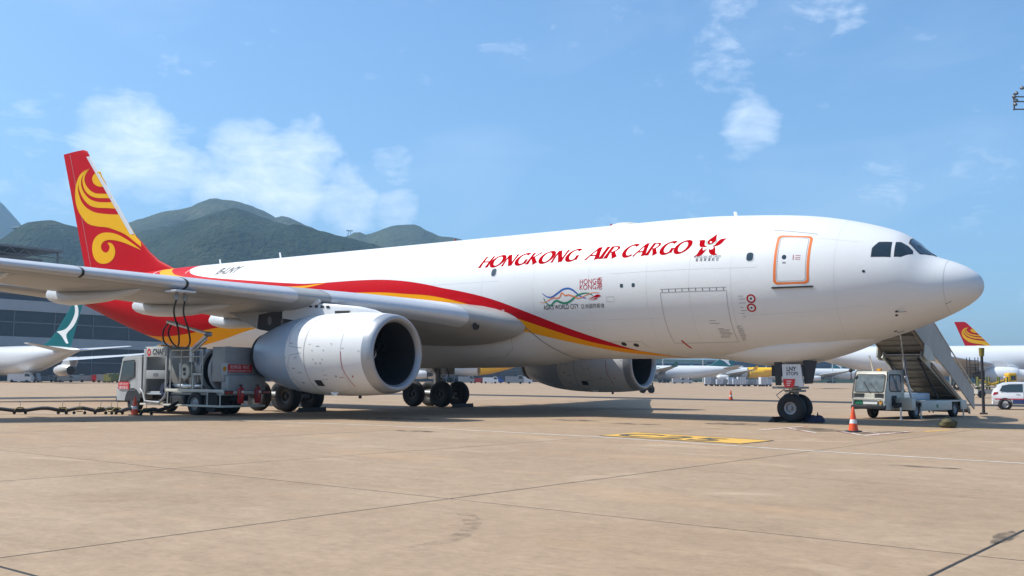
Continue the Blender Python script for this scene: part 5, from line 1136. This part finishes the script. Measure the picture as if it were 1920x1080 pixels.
MB().lathe([(0, .02), (0, .09), (.05, .07), (.06, .0)], T(.10, -1.16, 1.98), T(-1, 0, 0)-T(0, 0, 0), 12).build('mirror', 'chassis', scab)
tb('beacon_light', .9, 1.05, -.4, -.25, 1.96, 2.06, 'lampamber', scab, .01)
# body, skirts with wheel openings
tb('front_fender', .90, 1.30, .35, 1.05, .36, .86, 'cabwhite', ST, .05)
tb('chassis_rail', .5, 7.0, .45, .62, .46, .66, 'chassis', ST, 0); tb('chassis_rail', .5, 7.0, -.62, -.45, .46, .66, 'chassis', ST, 0)
deck = tb('deck', 1.75, 6.6, -1.02, 1.02, .66, .74, 'cabwhite', ST, .02)
for v0, v1 in ((1.0, 1.05), (-1.05, -1.0)):
    for u0, u1 in ((1.85, 4.95), (5.95, 6.6)): tb('side_skirt', u0, u1, v0, v1, .32, .72, 'cabwhite', ST, .01)
tb('number_plate', 3.3, 3.5, 1.05, 1.06, .44, .58, 'green', ST, 0)
for u in (1.45, 5.45):
    ax_ = tb('axle', u-.07, u+.07, -.9, .9, .30, .42, 'chassis', ST, 0)
    for v in (-.88, .88): road_wheel(ax_, T(u, v, .36), .36, .24, T(0, 1, 0)-T(0, 0, 0))
for u in (1.85, 6.3, -.05):
    for v in (1.0, -1.08): MB().cyl(T(u, v, .02), T(u, v, .5), .035, n=8).cyl(T(u, v, .004), T(u, v, .03), .10, n=12).build('stabiliser_foot', 'alu', ST, 40)
# engine and hydraulics on the deck
tb('engine_box', 2.2, 4.0, -.6, .5, .74, 1.05, 'steelblue', ST, .03); tb('hydraulic_tank', 4.2, 4.8, -.8, -.2, .74, 1.1, 'stairdark', ST, .03)
# stair flights: underside plates, treads, stringers
def stair(u0, z0, u1, z1, v0, v1, n, m_='stairdark'):
    L = math.hypot(u1-u0, z1-z0)
    for i in range(n):
        a, b2 = i/n, (i+1)/n-.012
        ua, za, ub, zb_ = u0+(u1-u0)*a, z0+(z1-z0)*a, u0+(u1-u0)*b2, z0+(z1-z0)*b2
        MB().add([T(ua, v0, za), T(ub, v0, zb_), T(ub, v1, zb_), T(ua, v1, za), T(ua, v0, za+.03), T(ub, v0, zb_+.03), T(ub, v1, zb_+.03), T(ua, v1, za+.03)], [(0, 1, 2, 3), (7, 6, 5, 4), (0, 4, 5, 1), (1, 5, 6, 2), (2, 6, 7, 3), (3, 7, 4, 0)]).build('underside_plate', m_, ST, 0)
        MB().box(min(ua, ub)-.02, max(ua, ub)+.02, v0+.04, v1-.04, max(za, zb_)+.06, max(za, zb_)+.10, T).build('tread', 'alu', ST, 0)
    for i in range(0, n, 2):
        a = i/n; ua, za = u0+(u1-u0)*a, z0+(z1-z0)*a; MB().box(ua-.03, ua+.03, v0+.02, v1-.02, za-.07, za-.004, T).build('cross_rib', m_, ST, 0)
stair(7.35, .22, 2.45, 2.62, -.80, .80, 13); stair(2.9, 2.62, .25, 4.36, -.92, .92, 8)
tb('platform', -2.25, .25, -.95, .95, 4.34, 4.44, 'stairdark', ST, .01)
for u in (-2.0, -1.4, -.8, -.2): tb('platform_rib', u, u+.08, -.93, .93, 4.24, 4.337, 'stairdark', ST, 0)
for v0, v1, m_ in ((.80, .86, 'cabwhite'), (-.86, -.80, 'cabwhite')):
    MB().prism([(7.5, .08), (7.5, .32), (2.5, 2.82), (2.3, 2.55)], lambda u, z: T(u, v0, z), lambda u, z: T(u, v1, z)).build('stringer', m_, ST, 0)
for v0, v1 in ((.87, .93), (-.93, -.87)): MB().prism([(7.25, .10), (7.25, .26), (3.3, 2.35), (3.3, 2.15)], lambda u, z: T(u, v0, z), lambda u, z: T(u, v1, z)).build('guide_beam', 'tan', ST, 0)
for v0, v1 in ((.93, .98), (-.98, -.93)):
    MB().prism([(3.0, 2.50), (3.0, 2.80), (.2, 4.58), (.2, 4.30)], lambda u, z: T(u, v0, z), lambda u, z: T(u, v1, z)).build('upper_stringer', 'tan', ST, 0)
# enclosed balustrades: lower and upper panels
for v0, v1 in ((1.0, 1.05), (-1.05, -1.0)):
    MB().prism([(7.62, .30), (7.60, 1.22), (4.75, 2.92), (4.72, 2.02)], lambda u, z: T(u, v0-.05, z), lambda u, z: T(u, v1-.05, z)).build('side_panel', 'stairgrey', ST, 0, .01)
    MB().prism([(5.0, 1.86), (5.02, 2.88), (3.36, 3.98), (-.1, 5.45), (-2.2, 5.45), (-2.2, 4.42), (.2, 4.36), (2.5, 3.0)], lambda u, z: T(u, v0, z), lambda u, z: T(u, v1, z)).build('side_panel', 'stairgrey', ST, 0, .01)
    MB().prism([(2.75, 2.95), (2.3, 3.1), (2.2, 2.62), (2.45, 2.45), (3.35, 2.42)], lambda u, z: T(u, v0+.02, z), lambda u, z: T(u, v1+.02, z)).build('hinge_cover', 'cabwhite', ST, 0, .01)
    MB().tube([T(7.6, v1, 1.26), T(5.0, v1, 2.92), T(3.36, v1, 4.02), T(-.1, v1, 5.5), T(-2.2, v1, 5.5)], .03, 8).build('handrail', 'alu', ST, 60)
# lifting struts
for v in (.62, -.72):
    MB().cyl(T(1.9, v, .8), T(1.35, v, 1.75), .055, n=10).build('lift_cylinder', 'signwhite', ST, 40); MB().cyl(T(1.35, v, 1.75), T(.9, v, 2.6 if v < 0 else 3.5), .035, n=10).build('lift_rod', 'chrome', ST, 40)
    MB().cyl(T(4.6, v, .75), T(2.6, v, 2.5), .045, n=8).build('brace', 'chassis', ST, 40)
MB().cyl(T(1.8, .45, 1.5), T(1.45, .5, 2.5), .08, n=12).build('blue_ram', 'carblue', ST, 40)
# ---- tall marker post behind the steps
mp = thing('marker_post', 'tall dark post with a yellow cap standing behind the foot of the steps', 'post', P(3.15, -15.2, 0))
MB().box(3.0, 3.3, -15.35, -15.05, 0, .08, P).build('foot', 'chassis', mp, 0, .01); MB().cyl(P(3.15, -15.2, .08), P(3.15, -15.2, 2.75), .07, .065, 12).build('shaft', 'chassis', mp, 40); MB().cyl(P(3.15, -15.2, 2.75), P(3.15, -15.2, 3.15), .11, .13, 12).build('cap', 'brass', mp, 40)

# ---- white hatchback with a red and blue stripe, half out of frame
car = local_thing('parked_car', 'white hatchback with red and blue side stripe at the right edge', 'car', P(2.9, -25.6, 0), 0)
# local: x forward, y left ; the car points right, away from the tail
def crow(x, pts): return [(x, y, z) for y, z in pts]
SP = [(-1.78, .55, .80), (-1.80, .62, .95), (-1.72, .68, 1.12), (-1.50, .72, 1.38), (-1.2, .72, 1.50), (-.6, .72, 1.545), (.1, .72, 1.53), (.55, .70, 1.44), (1.15, .74, .99), (1.6, .72, .86), (1.88, .60, .70), (1.92, .55, .55)]
k = MB(); rings = []
for x, hw, zt_ in SP:
    zb_ = .28; belt = min(zt_-.03, .93); wl = .83 if abs(x) < 1.5 else .78-.1*(abs(x)-1.5)
    rings.append([(x, s_*y, z) for s_, y, z in [(1, wl*.9, zb_), (1, wl, .45), (1, wl, min(.75, zt_-.06)), (1, wl*.96, belt), (1, (hw if zt_ > 1.05 else wl*.9), zt_-.03), (1, hw*.7, zt_), (-1, hw*.7, zt_), (-1, (hw if zt_ > 1.05 else wl*.9), zt_-.03), (-1, wl*.96, belt), (-1, wl, min(.75, zt_-.06)), (-1, wl, .45), (-1, wl*.9, zb_)]])
k.loft(rings); body = k.build('body', 'carwhite', car, 35)
def cside(name, pts, m_, off, s_=-1):
    def f_(x, z):
        wl = .83 if abs(x) < 1.5 else .78-.1*(abs(x)-1.5)
        y = wl if z < .75 else wl*(1-.04*(z-.75)/.18) if z < .93 else wl*.96-(wl*.96-.72)*(z-.93)/.57
        return (x, s_*(y+off), z)
    decal(name, [poly(pts)], f_, m_, body, .15, .06)
for s_ in (-1, 1):
    cside('side_window', [(-1.45, 1.02), (-1.30, 1.33), (-.95, 1.41), (-.28, 1.43), (-.28, .98), (-1.1, .97)], 'vglass', .012, s_); cside('side_window', [(-.22, .98), (-.22, 1.43), (.15, 1.42), (.50, 1.34), (.98, .98)], 'vglass', .012, s_)
    cside('red_stripe', [(-1.70, .56), (-1.70, .62), (1.7, .62), (1.7, .56)], 'carred', .008, s_); cside('blue_stripe', [(-.80, .33), (-.80, .555), (.85, .555), (.85, .33)], 'carblue', .008, s_)
    cside('door_seam', [(-.26, .36), (-.245, .36), (-.245, 1.0), (-.26, 1.0)], 'dark', .012, s_); cside('door_handle', [(-.62, .82), (-.42, .82), (-.42, .85), (-.62, .85)], 'inkgrey', .014, s_)
    cside('tail_lamp', [(-1.78, .80), (-1.55, .86), (-1.50, .98), (-1.74, .96)], 'lampred', .014, s_)
    cside('door_emblem', [(.1, .70), (.16, .78), (.22, .70), (.34, .74), (.28, .66), (.18, .64)], 'inkgrey', .014, s_)
decal('rear_window', [poly([(-.58, 0), (.58, 0), (.5, 1), (-.5, 1)])], lambda y, t: (-1.735+.17*t, y, 1.06+.30*t), 'vglass', body); decal('windscreen', [poly([(-.62, 0), (.62, 0), (.54, 1), (-.54, 1)])], lambda y, t: (1.16-.55*t+.02, y, 1.0+.43*t), 'vglass', body)
for x in (-1.18, 1.22):
    for y in (-.74, .74): road_wheel(car, (x, y, .30), .30, .19); MB().lathe([(-.105 if y < 0 else .105, .35), (-.107 if y < 0 else .107, .30)], (x, y, .31), (0, 1, 0), 24).build('wheel_arch', 'dark', body, 0)
car.rotation_euler = (0, 0, .22)

# ================================================================== AIRCRAFT AND EQUIPMENT BEYOND
def heading(rr, dd): return (_rt*rr+_fw*dd).normalized()
def bgplane(name, label, noseloc, hd, sx, sr, m_body, m_fin, brush=None, aft=None, aftX=38., titles=None, engines=((18.2, 9.4),), hump=False, group='airliners parked beyond', wl='pylon', wlt=None):
    """A330-like proportions stretched by sx (length) and sr (body radius)"""
    r_ = local_thing(name, label, 'airliner', noseloc, math.atan2(hd.y, hd.x), group)
    zc = 5.215 if sr < 1.1 else 4.65
    def fp(X, th, off=0.):
        zt, zb, w = sec(X/sx); zt, zb, w = zt*sr, zb*sr, w*sr
        if hump: zt += 1.5*max(0., min(1., (X-3)/4))*max(0., min(1., (24-X)/7))
        zm, hh = (zt+zb)/2, (zt-zb)/2; c, s = math.cos(R(th)), math.sin(R(th)); return Vector((-X, -(w+off)*c, zc+zm+(hh+off)*s))
    Xs = [sx*x for x in (.01, .12, .3, .6, 1, 1.5, 2.1, 3, 4.2, 6, 8.5, 12, 20, 28, 37, 39, 41, 43.5, 46, 49, 52, 54.5, 56.5, 57.4, 57.7)]
    if aft:
        k = MB(); k.loft([[fp(X, t) for t in range(0, 360, 12)] for X in Xs if X <= aftX*sx]+[[fp(aftX*sx, t) for t in range(0, 360, 12)]]); body = k.build('fuselage', m_body, r_, 40)
        k = MB(); k.loft([[fp(aftX*sx-1.6*math.cos(R(t)), t, .03) for t in range(0, 360, 12)]]+[[fp(X, t, .03) for t in range(0, 360, 12)] for X in Xs if X > aftX*sx+1.7]); k.build('aft_fuselage', aft, r_, 40)
    else:
        k = MB(); k.loft([[fp(X, t) for t in range(0, 360, 12)] for X in Xs]); body = k.build('fuselage', m_body, r_, 40)
    b = lambda X, S, Z: Vector((-X*sx, -S*sr, Z*(.55+.45*sr)))
    for sg in (1, -1):
        k = MB(); k.loft([[b(q[0], sg*S, q[1]) for q in [(-wpt(S, x, True).x, wpt(S, x, True).z) for x in AF[::2]]+[(-wpt(S, x, False).x, wpt(S, x, False).z) for x in reversed(AF[:-1:2])]] for S in (2.4, 4.9, 9.4, 15, 24, 28.9)]); wg = k.build('wing', wl, r_, 40)
        k = MB(); k.prism([(34.4, 6.5), (36.9, 6.5), (37.4, 8.5), (36.4, 8.5)], lambda X, Z: b(X, sg*(29.0+.55*(Z-6.5)), Z), lambda X, Z: b(X, sg*(28.85+.55*(Z-6.5)), Z)); k.build('winglet', wlt or m_fin, r_, 0)
        for X, S in engines:
            e0 = b(X, sg*S, 2.6); k = MB(); k.lathe([(1.0, 1.0), (.1, 1.12), (0, 1.2), (-.15, 1.32), (-1.0, 1.45), (-3, 1.5), (-4.6, 1.32), (-5.2, 1.1)], e0, (1, 0, 0), 24); en = k.build('engine', m_body, r_, 50)
            MB().lathe([(.02-.9, 1.12), (.02-.9, .01)], e0, (1, 0, 0), 24).build('fan', 'dark', en, 0); MB().lathe([(-5.1, 1.0), (-5.3, .72), (-6.6, .55), (-7.2, .05)], e0, (1, 0, 0), 20).build('exhaust', 'hot', en, 50)
            wz = 4.0+.075*S; MB().prism([(X+.8, 3.9), (X+2.5, wz+.35), (X+7, wz+.4), (X+6, 3.4)], lambda X_, Z: b(X_, sg*(S+.2), Z), lambda X_, Z: b(X_, sg*(S-.2), Z)).build('pylon', wl, en, 0)
        k = MB(); k.loft([[Vector((-(X0+x*c)*sx, -sg*S*sr, (z+s_*thick(x)*.10*c)*(.55+.45*sr)+(zc-5.215)*.5)) for x, s_ in [(x, 1) for x in AF[::2]]+[(x, -1) for x in reversed(AF[:-1:2])]] for S, X0, c, z in ((.6, 50.6, 5.9, 6.55), (9.6, 56.5, 2.0, 7.6))]); k.build('tailplane', wl, r_, 40)
        for X in (27.86, 29.84):
            for S in (4.64, 6.04): MB().lathe([(-.23, .3), (-.23, .6), (0, .7), (.23, .6), (.23, .3)], b(X, sg*S, 0)+Vector((0, 0, .7)), (0, 1, 0), 16).build('main_wheel', 'rubber', r_, 40)
        MB().cyl(b(28.8, sg*5.3, .12)+Vector((0, 0, .6)), b(28.8, sg*5.3, 4), .25, n=8).build('main_gear_leg', 'gear', r_)
    MB().cyl(b(6.7, 0, .3), b(6.7, 0, 2.6), .14, n=8).build('nose_gear_leg', 'gear', r_); MB().cyl(b(6.7, -.5, 0)+Vector((0, 0, .5)), b(6.7, .5, 0)+Vector((0, 0, .5)), .5, n=16).build('nose_wheel', 'rubber', r_)
    fz = lambda Z: (Z-7.6)*(.8+.25*sr)+7.6+(sr-1)*2.82+(zc-5.215)
    k = MB(); rings = []
    for Z in (7.0, 7.6, 8.15, 8.62, 9.22, 9.98, 10.44, 12, 14, 16.37, 16.74):
        a_, c_ = lin(FLE, Z), lin(FTE, Z); rings.append([Vector((q.x*sx, q.y, fz(Z))) for q in [fin_pt(a_+(c_-a_)*x, Z, 0, 1) for x in AF]+[fin_pt(a_+(c_-a_)*x, Z, 0, -1) for x in reversed(AF[1:-1])]])
    k.loft(rings); fn = k.build('tail_fin', m_fin, r_, 40)
    if brush:
        for sg in (1, -1):
            for pl in brush[0]: decal('fin_emblem', [poly([(-x, z) for x, z in smooth_loop(pl, 3)])], lambda u, v: (lambda q: Vector((q.x*sx, q.y, fz(v))))(fin_pt(-u, v, .05, sg)), brush[1], fn, .8, .8)
    if titles:
        s_, X0, th0, size, m_t, wd = titles
        for sg in (1, -1):
            vs, fs = text_mesh(s_, size); k_ = wd/max(x for x, y in vs)
            decal('titles', [([(x*k_, y) for x, y in vs], fs)], (lambda u, v: fp(X0-u, th0+math.degrees(v/(2.82*sr)), .06)) if sg > 0 else (lambda u, v: fp(X0-wd+u, 180-th0-math.degrees(v/(2.82*sr)), .06)), m_t, body, 1., .4)
    return r_
def nose_at(px, depth, Xref, hd, sx):           # where the nose is when station Xref is seen at px
    return ground_at(px, depth)+Vector((hd.x, hd.y, 0))*Xref*sx
BR = [[(55.3, 16.2), (56.6, 15.4), (56.2, 14.0), (54.9, 12.6), (53.0, 11.3), (51.0, 10.2), (52.2, 9.9), (53.6, 8.4), (52.8, 10.0), (54.6, 10.9), (56.6, 12.6), (57.4, 14.2), (56.6, 15.9)]]
BW = [[(56.0, 15.6), (55.0, 13.4), (53.4, 11.9), (51.2, 11.3), (52.6, 10.3), (53.6, 8.3), (54.2, 8.4), (54.0, 10.4), (55.6, 12.2), (56.6, 14.2)]]
BR2 = [[(55.2, 16.0), (55.6, 14.2), (54.6, 12.4), (52.8, 11.0), (50.0, 10.6), (51.6, 9.8), (53.2, 8.3), (53.9, 8.35), (53.2, 10.0), (55.4, 11.6), (56.6, 13.6), (56.3, 15.4)]]
E4 = ((16.5, 9.0), (22.5, 16.6))
h1 = heading(-.80, .60)
bgplane('jumbo_freighter', 'white four-engine airliner with teal brush-stroke tail at the left edge', nose_at(152, 206, 57.5, h1, 1.2), h1, 1.2, 1.15, 'bgwhite', 'teal', (BR2, 'signwhite'), engines=E4, hump=True, wl='bgwhite')
h2 = heading(-.965, .262)
bgplane('jumbo_freighter', 'white four-engine freighter lettered CARGO with teal tail, seen under the belly', nose_at(1388, 455, 57.5, h2, 1.2), h2, 1.2, 1.15, 'bgwhite', 'teal', (BR2, 'signwhite'), titles=('CATHAY PACIFIC CARGO', 33.0, 22, 2.2, 'teal', 23), engines=E4, hump=True, wl='wingunder')
h3 = heading(-.98, .2)
bgplane('courier_airliner', 'white airliner with yellow rear body and tail with red letters, beside the nose gear', nose_at(1492, 520, 57.5, h3, 1.0), h3, 1.0, 1.0, 'bgwhite', 'courier_yellow', aft='courier_yellow', aftX=33., titles=('DHL', 46, 6, 1.8, 'letter_red', 4.6), wl='wingunder')
bgplane('courier_airliner', 'white airliner with yellow rear body seen low between the main gear and far engine', nose_at(992, 345, 56.5, h3, 1.0), h3, 1.0, 1.0, 'bgwhite', 'courier_yellow', aft='courier_yellow', aftX=39., wl='wingunder')
bgplane('jumbo_freighter', 'distant white airliner with teal brush-stroke tail between nose gear and stair truck', nose_at(1592, 620, 57.5, h3, 1.1), h3, 1.1, 1.05, 'bgwhite', 'teal', (BR2, 'signwhite'), wl='wingunder')
bgplane('jumbo_freighter', 'distant white airliner half hidden behind the stair truck cab', nose_at(1668, 560, 57.5, h3, 1.1), h3, 1.1, 1.05, 'bgwhite', 'teal', (BR2, 'signwhite'), wl='wingunder')
h4 = heading(.914, -.407)
bgplane('white_airliner', 'plain white twin-engine airliner parked behind the steps and the car', nose_at(1902, 181, 18.2, h4, 1.0), h4, 1.0, 1.0, 'bgwhite', 'red', wl='bgwhite', wlt='bgwhite')
h5 = heading(.93, -.37)
bgplane('white_airliner', 'farther airliner showing only its red tail with yellow swirl', nose_at(1790, 266, 58.3, h5, 1.0), h5, 1.0, 1.0, 'bgwhite', 'red', ([sw['sun'], sw['b1'], sw['b2'], sw['b3'], sw['sw']], 'logo_yellow'), wl='bgwhite', wlt='bgwhite')

# ---- freight containers in a row beyond the nose gear
def uld(px, depth, w_, h, m_, label, dy=0.):
    c = ground_at(px, depth); r_ = local_thing('freight_container', label, 'container', c, math.atan2(_rt.y, _rt.x)+dy, 'freight containers on dollies')
    k = MB(); k.prism([(-w_/2, .5), (w_/2-.3, .5), (w_/2, .9), (w_/2, h+.5), (-w_/2, h+.5)], lambda x, z: (x, -.8, z), lambda x, z: (x, .8, z)); k.build('shell', m_, r_, 0, .05)
    MB().box(-w_/2-.1, w_/2+.1, -.85, .85, .32, .46).build('dolly', 'chassis', r_, 0)
    for x in (-w_/2+.3, w_/2-.3):
        for y in (-.7, .7): MB().cyl((x, y-.08, .2), (x, y+.08, .2), .2, n=12).build('wheel', 'rubber', r_, 40)
    for i in range(3): MB().box(-w_/2+.25+i*(w_-.7)/2, -w_/2+.33+i*(w_-.7)/2, -.84, -.80, .6, h+.4).build('rib', 'ulddark', r_, 0)
adj = ['plain white', 'pale grey', 'film-wrapped', 'dark grey', 'blue-white wrapped', 'tall wrapped', 'low white', 'square wrapped', 'dull grey', 'bulky wrapped', 'small white', 'rightmost wrapped']
for i, n_ in enumerate(adj): uld(1328+i*10.2, 246+random.uniform(-4, 4), random.uniform(1.3, 1.9), random.uniform(1.0, 1.7), ('bgwhite', 'ulddark', 'plastic', 'ulddark', 'plastic', 'plastic', 'bgwhite', 'plastic', 'ulddark', 'plastic', 'bgwhite', 'plastic')[i], n_+' freight container, %s from the left in the row under the belly' % ('first second third fourth fifth sixth seventh eighth ninth tenth eleventh twelfth'.split()[i]), random.uniform(-.2, .2))
# ---- small ground vehicles
def van(px, depth, L, w_, h, m_, name, label, cat, cabf=.3, dy=0., m2='vglass', group='service vehicles in the distance'):
    c = ground_at(px, depth); r_ = local_thing(name, label, cat, c, math.atan2(_rt.y, _rt.x)+dy, group)
    k = MB(); k.prism([(-L/2, .35), (L/2, .35), (L/2, .35+h*.45), (L/2-L*.10, .35+h), (L/2-L*cabf, .35+h), (L/2-L*cabf-.02, .35+h*.85), (-L/2, .35+h*.85)], lambda x, z: (x, -w_/2, z), lambda x, z: (x, w_/2, z)); b_ = k.build('body', m_, r_, 30, .06)
    decal('side_window', [poly([(L/2-L*cabf+.1, .35+h*.55), (L/2-.12, .35+h*.55), (L/2-L*.11, .35+h*.92), (L/2-L*cabf+.1, .35+h*.92)])], lambda x, z: (x, -w_/2-.01, z), m2, b_)
    for x in (-L*.32, L*.32):
        for y in (-w_/2+.1, w_/2-.1): MB().cyl((x, y-.1, .32), (x, y+.1, .32), .32, n=14).build('wheel', 'rubber', r_, 40)
    return r_
tr = van(1213, 113, 1.5, 1.0, .5, 'chassis', 'tow_tractor', 'dark little tow tractor parked under the far engine', 'tractor', .45)
MB().box(.55, .65, -.35, .35, .8, 1.2).build('backrest', 'chassis', tr, 0)
van(876, 300, 4.6, 2.0, 1.9, 'ulddark', 'service_van', 'grey van left of the white vans, seen beside the far main gear', 'van'); van(898, 305, 3.2, 1.8, 1.3, 'extred', 'service_van', 'small red van seen between main gear and far engine', 'van')
van(921, 296, 4.4, 1.9, 1.6, 'carwhite', 'service_van', 'white van beside a blue one beyond the far main gear', 'van'); van(932, 310, 4.2, 1.9, 1.7, 'blue', 'service_van', 'blue van beyond the far main gear', 'van')
van(966, 285, 5.2, 2.2, 2.0, 'ulddark', 'service_truck', 'long grey service truck left of the far engine', 'truck'); van(985, 300, 4.4, 2.0, 2.0, 'bgwhite', 'service_van', 'white van touching the far engine nozzle in view', 'van')
van(1272, 380, 4.6, 2.1, 1.8, 'truckwhite', 'service_truck', 'white truck under the far lettered freighter', 'truck'); van(1286, 395, 4.8, 2.1, 1.8, 'truckwhite', 'service_truck', 'second white truck under the far lettered freighter', 'truck')
# equipment below the left airliner's wing
van(44, 214, 4.6, 2.2, 1.7, 'bgwhite', 'service_truck', 'white high-sided truck by the left airliner main gear', 'truck', .3, .2); van(64, 222, 3.4, 2, 1.6, 'ulddark', 'service_van', 'grey van just right of the left airliner gear', 'van')
for i, (px, m_, L, h, lb) in enumerate(((92, 'ulddark', 5, 1.2, 'low grey dolly truck under the left airliner wing'), (112, 'eqgreen', 2.6, 1.0, 'olive tug under the left airliner wing'), (128, 'ulddark', 3.4, 1.2, 'grey car below the left airliner engine'), (148, 'cabwhite', 3.6, 1.5, 'off-white catering truck below the left airliner engine'), (170, 'ulddark', 4, 1.4, 'grey tug right of the left airliner engine'), (190, 'extred', 2.2, 1.5, 'red service van near the fuel truck cab'), (203, 'truckgrey', 3.4, 1.7, 'grey box truck seen past the fuel truck cab'), (213, 'eqgreen', 2.6, 1.7, 'olive loader right behind the fuel truck cab'))):
    van(px, 232+random.uniform(-8, 8), L, 2.1, h, m_, 'service_vehicle', lb, 'vehicle', .3, random.uniform(-.6, .6))
# ---- yellow cargo loader and lamp trolley behind the car
ld = local_thing('cargo_loader', 'olive and yellow cargo loader standing behind the car', 'loader', ground_at(1850, 98), math.atan2(_rt.y, _rt.x), 'loading equipment')
MB().box(-1.6, 2.6, -1.2, 1.2, .35, .8).build('chassis', 'stairgrey', ld, 0, .03)
for x in (-1.2, 1.9):
    for y in (-1.1, 1.1): MB().cyl((x, y-.15, .35), (x, y+.15, .35), .35, n=16).build('wheel', 'rubber', ld, 40)
for x in (-1.4, -.6, .6, 1.4):
    for y in (-1.0, 1.0): MB().box(x-.06, x+.06, y-.06, y+.06, .8, 2.0).build('mast_post', 'eqgreen', ld, 0)
for s_ in (-1, 1): MB().cyl((-1.3*s_, -.8, .9), (1.3*s_, -.8, 1.7), .09, n=8).build('scissor_arm', 'eqyellow', ld, 40)
MB().box(-1.7, 2.4, -1.25, 1.25, 1.0, 1.1).build('platform', 'stairgrey', ld, 0, .02); MB().box(1.5, 2.4, -1.0, 0, 1.1, 2.4).build('operator_cab', 'eqyellow', ld, 0, .2)
MB().box(1.75, 2.2, -1.01, -1.0, 1.7, 2.1).build('cab_window', 'vglass', ld, 0); MB().cyl((1.1, -1.1, 1.1), (1.1, -1.1, 1.9), .03, n=6).build('lamp_stalk', 'chassis', ld); MB().lathe([(0, .02), (.02, .1), (.14, .1), (.16, .02)], (1.1, -1.1, 1.9), (0, 0, 1), 12).build('work_lamp', 'signwhite', ld, 40)
lt = local_thing('ladder_stand', 'grey steel ladder stand between the steps and the far engine', 'ladder', ground_at(1822, 120), math.atan2(_rt.y, _rt.x), 'loading equipment')
for x in (-.5, .5):
    for y in (-.4, .4): MB().cyl((x, y, 0), (x, y, 4.4), .05, n=6).build('upright', 'chassis', lt)
for i in range(8): MB().cyl((-.5, -.4, .5+i*.5), (.5, -.4, .5+i*.5), .04, n=6).build('rung', 'chassis', lt)
MB().box(-.6, .6, -.5, .5, 3.2, 3.26).build('platform', 'chassis', lt, 0)
# ---- floodlight mast at the right edge (its head reaches into view)
fmn = local_thing('floodlight_mast', 'dark floodlight mast head reaching in at the right edge of the sky', 'light mast', ground_at(1966, 100), math.atan2(_rt.y, _rt.x))
MB().cyl((0, 0, 0), (0, 0, 32.6), .32, .16, 12).build('pole', 'mast', fmn, 40)
for z, w_ in ((29.1, 2.6), (29.9, 2.2), (30.4, 2.5), (31.3, 1.8)): MB().cyl((-w_, 0, z), (w_, 0, z), .07, n=8).build('crossbar', 'mast', fmn)
for x in (-2.5, 2.5): MB().cyl((x, 0, 29.0), (x, 0, 30.7), .09, n=8).build('hanger', 'mast', fmn)
for x, z in ((-2.55, 28.7), (-2.3, 29.05), (-2.35, 28.3), (-1.7, 29.6), (2.5, 28.7), (2.3, 29.05), (-.9, 29.7), (.9, 29.7), (-2.45, 27.9)):
    MB().lathe([(0, .03), (0, .20), (.22, .15), (.32, .06)], (x, -.1, z+1.7), (0, -1, -.5), 12).build('floodlight', 'mast', fmn, 40)

# ---- far terminal along the horizon on the right
fb = thing('distant_terminal', 'long low slate-grey terminal on the horizon behind the far airliners', 'building', ground_at(1500, 830))
def fseg(x0, x1, z0, z1, d0, d1, m_, nm):
    k = MB(); a_, b_, c_, d_ = ground_at(x0, d0), ground_at(x1, d0), ground_at(x1, d1), ground_at(x0, d1)
    k.loft([[v+Vector((0, 0, z)) for v in (a_, b_, c_, d_)] for z in (z0, z1)]); return k.build(nm, m_, fb, 0)
for i in range(13):
    x0 = 700+i*125; h_ = 13+3.5*random.random(); fseg(x0, x0+124, 0, h_, 830, 880, 'facadedark', 'wall'); fseg(x0+2, x0+122, h_*.52, h_*.80, 829.2, 829.95, 'facadeglass', 'glazing_band'); fseg(x0-.5, x0+124.5, h_, h_+.8, 828, 882, 'concrete_wall', 'roof')
for i, px in enumerate((1243, 1318, 1352, 1436, 1560, 1110)):
    c = ground_at(px, 560); r_ = local_thing('lamp_post', 'thin apron lamp post, %s from the left among the far airliners' % 'second third fourth fifth sixth first'.split()[i], 'lamp post', c, 0, 'far apron lamp posts')
    MB().cyl((0, 0, 0), (0, 0, 19), .28, .16, 6).build('pole', 'pylon', r_); MB().box(-1.2, 1.2, -.2, .2, 18.7, 19.1).build('lamp_head', 'pylon', r_, 0)
